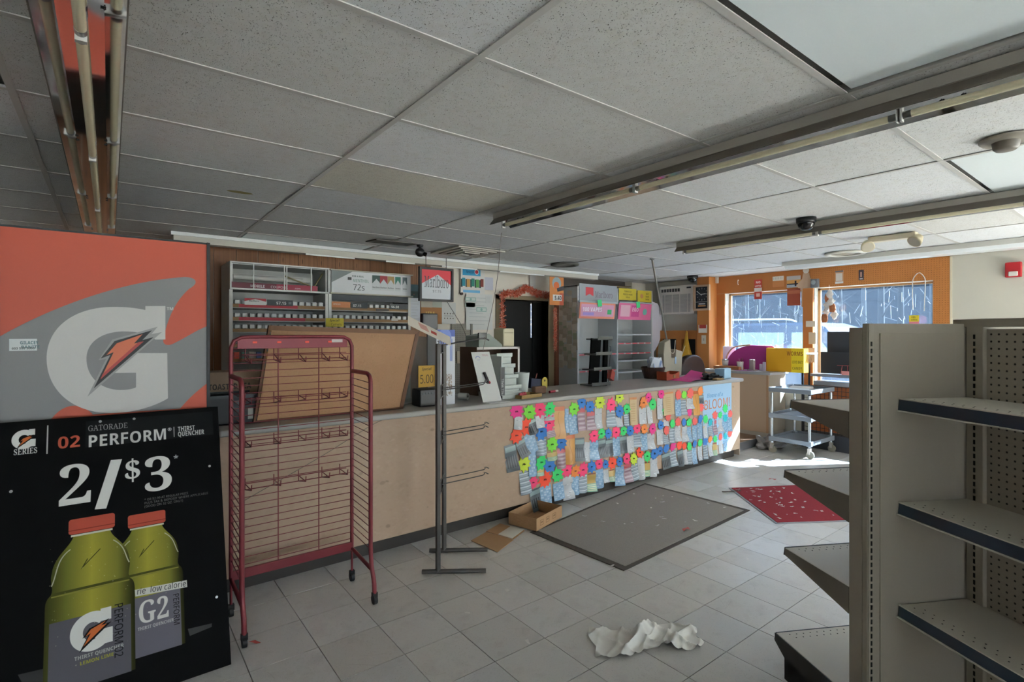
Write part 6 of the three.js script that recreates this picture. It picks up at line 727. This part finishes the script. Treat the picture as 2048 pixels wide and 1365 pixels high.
// ---------- metal gondola shelving (turned 28.69 degrees to the room) ----------
{
  const TH = -28.69 * Math.PI / 180, steelB = M('#999081', 0.5), slotM = M('#17160f', 0.9), deck = M('#cbc5b7', 0.45), lipBlue = M('#2c3947', 0.3), dark = M('#1c1b1c', 0.5);
  // local frame: x across the end panel, -z away from the viewer; base point at the near left foot of the end unit
  const place = (name, label) => thing(name, label, 'shelving', [2.1815, 0, -0.7763], TH);
  const shelf = (parent, name, x0, x1, zn, zf, y, m, holes, front) => mesh(name, bb(x0, x1, y - 0.012, y, zf, zn), m, parent);
  const slots = (x, z, y0, y1, w = 0.006, d = 0.002, side) => { const g = []; for (let y = y0; y < y1; y += 0.0254) g.push(side ? bx(d, 0.016, w, x, y, z) : bx(w, 0.016, d, x, y, z)); return g; };
  const e = place('end_display_shelves', 'grey metal end-of-aisle shelf unit seen from behind with shelves pointing to the windows'), W = 0.92, H = 1.536;
  mesh('upright', rb(0.03, H, 0.06, 0.003, 0.015, H / 2, 0.03), steelB, e); mesh('upright', rb(0.03, H, 0.05, 0.003, W - 0.015, H / 2, 0.025), steelB, e);
  mesh('back_panel', rb(W - 0.06, H - 0.1, 0.02, 0.002, W / 2, H / 2 + 0.04, 0.015), steelB, e);
  [[1.225, 0.315], [0.912, 0.355], [0.572, 0.355]].forEach(([y, d], i) => {
    const s = mesh('shelf', rb(W, 0.022, d, 0.003, W / 2, y - 0.011, -d / 2), deck, e);
    mesh('bracket', prism([[0, 0], [d, 0], [d, -0.03], [d - 0.03, -0.035], [0, -0.1]], 0.003).rotateY(Math.PI / 2).translate(-0.001, y - 0.002, 0), M('#6d675b', 0.5), s); mesh('bracket', prism([[0, 0], [d, 0], [d, -0.03], [d - 0.03, -0.035], [0, -0.1]], 0.003).rotateY(Math.PI / 2).translate(W - 0.002, y - 0.002, 0), M('#6d675b', 0.5), s);
    mesh('price_channel', bx(W, 0.036, 0.004, W / 2, y - 0.016, -d - 0.004, 0.2), lipBlue, s);
    const h = []; for (let k = 0; k < 24; k++) for (const r of [0.025, 0.045]) h.push(cyl(0.0028, 0.0028, 0.0006, 0.05 + k * 0.034 + (r > 0.03 ? 0.014 : 0), y, -d + r, 7)); if (i) mesh('peg_holes', h, slotM, s);
  });
  { const y = 0.165, d = 0.415, s = mesh('base_deck', rb(W, 0.03, d, 0.004, W / 2, y - 0.015, -d / 2), deck, e); mesh('kick_panel', [bb(0.0, W, 0, y - 0.03, -d + 0.06, -d + 0.065), prism([[0, 0.03], [0.35, 0.03], [0.35, 0.09], [0.415, 0.13], [0.415, 0.165], [0, 0.165]], 0.004).rotateY(Math.PI / 2).translate(-0.006, 0, 0), prism([[0, 0.0], [0.35, 0.0], [0.35, 0.1], [0, 0.1]], 0.004).rotateY(Math.PI / 2).translate(-0.006, 0, 0)], dark, s); mesh('price_channel', bx(W, 0.04, 0.004, W / 2, y - 0.018, -d - 0.004, 0.3), lipBlue, s); const h = []; for (let k = 0; k < 24; k++) for (const r of [0.025, 0.05]) h.push(cyl(0.003, 0.003, 0.0006, 0.05 + k * 0.034 + (r > 0.03 ? 0.014 : 0), y, -d + r, 7)); mesh('peg_holes', h, slotM, s); }
  // main run, nearer than the end unit
  const g = place('gondola_shelves', 'grey metal pegboard gondola shelves at the right edge'), B = 0.405, H2 = 1.55, D = 0.29, L = 1.22, zc = 0.09;
  mesh('end_plate', rb(0.87, H2, 0.022, 0.003, 0.0 + 0.435, H2 / 2, 0.072), steelB, g); mesh('end_plate_flange', rb(0.02, H2, 0.006, 0.002, 0.012, H2 / 2, 0.085), steelB, g); mesh('slots', slots(0.012, 0.0885, 0.08, H2 - 0.05), slotM, g);
  mesh('inner_panel', rb(B - 0.09, H2 - 0.07, 0.006, 0.001, 0.05 + (B - 0.09) / 2, H2 / 2, 0.084), steelB, g);
  mesh('upright', rb(0.06, H2, 0.06, 0.003, B + 0.03, H2 / 2, zc + 0.03), steelB, g); mesh('slots', slots(B - 0.001, zc + 0.03, 0.08, H2 - 0.03, 0.006, 0.003, true), slotM, g);
  mesh('upright', rb(0.06, H2, 0.06, 0.003, B + 0.03, H2 / 2, zc + L), steelB, g); mesh('top_cap', rb(0.07, 0.03, L + 0.1, 0.003, B + 0.035, H2 + 0.002, zc + L / 2), steelB, g);
  const [c, x] = canvas(512, 512); fill(x, '#999081', 0, 0, 512, 512); for (let i = 0; i < 700; i++) { x.globalAlpha = rnd(0.03, 0.12); x.fillStyle = i % 2 ? '#857f72' : '#b1ab9d'; x.beginPath(); x.arc(rnd(512), rnd(512), rnd(1, 9), 0, 7); x.fill(); } x.globalAlpha = 1; for (let i = 0; i < 20; i++) for (let j = 0; j < 20; j++) { x.fillStyle = '#1d1b16'; x.beginPath(); x.arc(12.8 + i * 25.6, 12.8 + j * 25.6, 3.4, 0, 7); x.fill(); }
  mesh('pegboard', metre(bb(B + 0.015, B + 0.03, 0.12, H2 - 0.02, zc + 0.06, zc + L), 'Z', 1 / 0.508), M('#fff', 0.55, 0, { map: tex(c, true, true) }), g);
  [1.28, 0.908, 0.54].forEach((y) => {
    const s = mesh('shelf', rb(D, 0.018, L, 0.003, B - D / 2 + 0.01, y - 0.009, zc + L / 2), deck, g);
    mesh('price_channel', [bx(0.004, 0.042, L, B - D + 0.008, y - 0.02, zc + L / 2, 0, 0, -0.12)], lipBlue, s); mesh('channel_lip', [bx(0.012, 0.004, L, B - D + 0.004, y - 0.043, zc + L / 2), bx(0.008, 0.004, L, B - D + 0.009, y - 0.0005, zc + L / 2)], deck, s);
    mesh('bracket', prism([[0, 0], [D - 0.03, 0], [D - 0.03, -0.02], [0, -0.08]], 0.003).rotateY(Math.PI).translate(B, y - 0.018, zc + 0.004), steelB, s);
    const h = []; for (let k = 0; k < 34; k++) for (const r of [0.03, 0.055]) h.push(cyl(0.0026, 0.0026, 0.0006, B - D + 0.01 + r, y, zc + 0.03 + k * 0.034 + (r > 0.04 ? 0.017 : 0), 7)); mesh('peg_holes', h, slotM, s);
  });
  mesh('base_deck', rb(0.45, 0.16, L, 0.004, B - 0.2, 0.08, zc + L / 2), deck, g);
}
// ---------- mats, boxes and litter on the floor ----------
{ const q = [[2.595,-2.2], [4.331,-2.293], [4.271,-3.35], [2.53,-3.06]];
  const matGeo = (pts, h, inset) => { const c = pts.reduce((a, p) => [a[0] + p[0] / 4, a[1] + p[1] / 4], [0, 0]), s = pts.map(([x, z]) => { const dx = c[0] - x, dz = c[1] - z, l = Math.hypot(dx, dz); return [x + dx / l * inset, -(z + dz / l * inset)]; }); const g = prism(s, h).rotateX(-Math.PI / 2), p = g.attributes.position, uv = g.attributes.uv; for (let i = 0; i < p.count; i++) uv.setXY(i, p.getX(i) * 2, p.getZ(i) * 2); return g; };
  const t = thing('grey_floor_mat', 'large grey-brown ribbed entrance mat on the tiles before the counter', 'mat', [0, 0, 0]);
  mesh('rubber_border', matGeo(q, 0.006, 0), M('#4a443d', 0.8), t);
  const [c, x] = canvas(512, 512); fill(x, '#96908a', 0, 0, 512, 512); for (let i = 0; i < 26000; i++) { x.globalAlpha = rnd(0.15, 0.5); fill(x, ['#7b746d', '#aaa49c', '#b3ada4', '#6f6962'][i % 4], rnd(512), rnd(512), rnd(1, 3), rnd(1, 3)); } x.globalAlpha = 0.25; for (let i = 0; i < 64; i++) fill(x, '#605a54', i * 8, 0, 2, 512); x.globalAlpha = 1;
  mesh('pile', matGeo(q, 0.009, 0.06), M('#fff', 1, 0, { map: tex(c, true, true) }), t);
  const r = [[4.793,-2.754], [4.188,-2.005], [4.98, -1.5], [5.62, -2.28]], u = thing('red_floor_mat', 'dark red carpet mat strewn with paper scraps near the windows', 'mat', [0, 0, 0]); const R = [r[0], r[1], r[2], r[3]];
  mesh('rubber_border', matGeo(R, 0.005, 0), M('#8f9298', 0.7), u); const [c2, y] = canvas(512, 512); fill(y, '#8f1f2c', 0, 0, 512, 512); for (let i = 0; i < 26000; i++) { y.globalAlpha = rnd(0.15, 0.5); fill(y, ['#a02a38', '#7a1824', '#b03a46', '#8a2532'][i % 4], rnd(512), rnd(512), rnd(1, 3), rnd(1, 3)); } y.globalAlpha = 1;
  mesh('pile', matGeo(R, 0.009, 0.03), M('#fff', 1, 0, { map: tex(c2, true, true) }), u);
  // scraps of paper
  const inside = (a, b, [p0, p1, p2, p3]) => [p0[0] + (p1[0] - p0[0]) * a + (p3[0] - p0[0]) * b + (p2[0] - p1[0] - p3[0] + p0[0]) * a * b, p0[1] + (p1[1] - p0[1]) * a + (p3[1] - p0[1]) * b + (p2[1] - p1[1] - p3[1] + p0[1]) * a * b];
  const sg = [0, 1, 2].map((k) => { const g = new THREE.PlaneGeometry(0.03 + 0.01 * k, 0.018, 2, 1).rotateX(-Math.PI / 2), p = g.attributes.position; for (let i = 0; i < p.count; i++) p.setXYZ(i, p.getX(i) + rnd(-0.006, 0.006), rnd(0.001, 0.008), p.getZ(i) + rnd(-0.005, 0.005)); g.computeVertexNormals(); return g; });
  const sm = [M('#d3cfc9', 0.8, 0, { side: THREE.DoubleSide }), M('#b9b4b6', 0.8, 0, { side: THREE.DoubleSide })];
  const scrap = (label, x, z, y, s, group, m = sm[0]) => { const o = tag(mesh('paper_scrap', sg[Math.floor(rnd(3))], m), label, 'scrap', group); o.position.set(x, y, z); o.rotation.y = rnd(6.28); o.scale.setScalar(s); };
  for (let i = 0; i < 46; i++) { const [a, b] = inside(rnd(0.05, 0.95), rnd(0.03, 0.6), R); scrap('tiny white paper scrap on the red mat', a, b, 0.0095, rnd(0.35, 1.1), 'scraps on the red mat', sm[i % 2]); }
  for (let i = 0; i < 20; i++) { const [a, b] = inside(rnd(0.3, 0.95), rnd(0.15, 0.9), q); scrap('tiny white paper scrap on the grey mat', a, b, 0.0095, rnd(0.4, 1), 'scraps on the grey mat', sm[i % 2]); }
  for (const [a, b] of [[1.847,-2.45], [1.622,-1.974], [3.015,-1.975], [2.596,-2.289], [1.534,-2.381], [3.381,-1.807], [5.368,-3.185], [2.285,-1.727]]) scrap('small white paper scrap on the bare tiles', a, b, 0.0005, rnd(0.7, 1.1), 'scraps on the tiles');
  for (const [l, [a, b], s] of [['crumpled red candy wrapper on the grey mat', [3.495,-2.355], 1.8], ['red wrapper beside the poster foot', [.563,-2.789], 1.2], ['red wrapper above the red mat', [5.395,-2.619], 1.6]]) scrap(l, a, b, s > 1.5 ? 0.0095 : 0.001, s, undefined, M('#b5473f', 0.5, 0, { side: THREE.DoubleSide }));
  tag(mesh('twig', rod([4.62, 0.006, -2.72], [4.78, 0.007, -2.62], 0.006, 6), M('#5b534b', 0.9)), 'short dark stick on the tiles between the two mats', 'stick');
}
{ // open carton tray against the counter
  const A = [2.521,-3.331], B = [2.569,-3.03], C = [2.936,-3.14]; const w1 = Math.hypot(C[0] - B[0], C[1] - B[1]), w2 = Math.hypot(A[0] - B[0], A[1] - B[1]) * 0.86; const t = thing('open_carton', 'shallow open cardboard carton on the floor at the counter foot', 'carton', [B[0], 0.009, B[1]], Math.atan2(-(C[1] - B[1]), C[0] - B[0])); const h = 0.095;
  mesh('bottom', bb(0, w1, 0, 0.004, -w2, 0), cardboard, t);
  const side = mesh('side_wall', printed(w1, h, 0.004), M('#fff', 0.8, 0, { map: paint(400, 130, (x, W, H) => { fill(x, '#b58f68', 0, 0, W, H); for (const a of [0.14, 0.36, 0.62]) { x.strokeStyle = '#7d5d3e'; x.lineWidth = 4; x.strokeRect(W * a, H * 0.3, W * 0.12, H * 0.4); fill(x, '#8a6a49', W * (a + 0.02), H * 0.42, W * 0.08, H * 0.12); } }) }), t); side.position.set(w1 / 2, 0, -0.004);
  mesh('side_wall', bb(0, w1, 0, h, -w2, -w2 + 0.004), cardboard, t); mesh('side_wall', bb(0, 0.004, 0, h, -w2 + 0.004, -0.004), cardboard, t); mesh('side_wall', bb(w1 - 0.004, w1, 0, h, -w2 + 0.004, -0.004), cardboard, t); }
{ const p = [[2.086,-3.197], [2.122,-2.918], [2.512,-3.099], [2.447,-3.333]]; const t = thing('flattened_box', 'flattened cardboard box with a white label on the tiles', 'cardboard', [0, 0, 0]); const L = (a, b, s) => [a[0] + (b[0] - a[0]) * s, a[1] + (b[1] - a[1]) * s]; const quad = (a, b, c, d, y) => prism([a, b, c, d].map(([x, z]) => [x, -z]), 0.004).rotateX(-Math.PI / 2).translate(0, y, 0);
  const m1 = L(p[0], p[3], 0.5), m2 = L(p[1], p[2], 0.56); mesh('flap', quad(p[0], p[1], m2, m1, 0.001), cardboard, t); mesh('flap', quad(m1, m2, p[2], p[3], 0.006), cardboard, t); mesh('white_label', quad(L(m1, m2, 0.45), L(m1, m2, 0.95), L(p[3], p[2], 0.95), L(p[3], p[2], 0.45), 0.0105).scale(1, 1, 1), M('#c9c6bd', 0.7), t); }
{ // crumpled white cloth in the foreground
  const g = new THREE.PlaneGeometry(0.66, 0.2, 60, 22).rotateX(-Math.PI / 2), p = g.attributes.position; for (let i = 0; i < p.count; i++) { const a = p.getX(i), b = p.getZ(i), u = a / 0.66 + 0.5, v = b / 0.2; const pinch = 1 - 0.45 * Math.exp(-Math.pow((u - 0.5) * 7, 2)) - 0.5 * Math.pow(Math.max(0, u - 0.8) * 5, 2); const rid = (fx, fz, ph) => 1 - Math.abs(Math.sin(u * fx + v * fz + ph)); const env = (0.62 + Math.exp(-Math.pow((u - 0.55) * 3, 2))); const y = 0.002 + env * (0.026 * rid(7, 2.6, 0.4) ** 3 + 0.016 * rid(11, -3.3, 1.1) ** 3 + 0.01 * rid(19, 4.7, 2.2) ** 2 + 0.03 * Math.exp(-Math.pow((u - 0.5) * 9, 2) - Math.pow((v + 0.25) * 4, 2))); p.setXYZ(i, a + 0.012 * Math.sin(v * 9 + u * 5), Math.max(0.0015, y), b * pinch * 1.15 + 0.02 * Math.sin(u * 6)); } g.computeVertexNormals();
  const A = [1.85,-1.747], B = [2.298,-1.448]; const t = thing('crumpled_rag', 'crumpled white rag lying on the tiles in the foreground', 'rag', [(A[0] + B[0]) / 2 + 0.02, 0, (A[1] + B[1]) / 2 - 0.04], Math.atan2(-(B[1] - A[1]), B[0] - A[0])); const m = mesh('cloth', g, M('#e2dfd8', 0.9, 0, { side: THREE.DoubleSide }), t); m.scale.set(Math.hypot(B[0] - A[0], B[1] - A[1]) / 0.66, 1, 1); }
scene.traverse((o) => { if (o.isMesh) { o.castShadow = true; o.receiveShadow = true; } });
renderer.render(scene, camera);
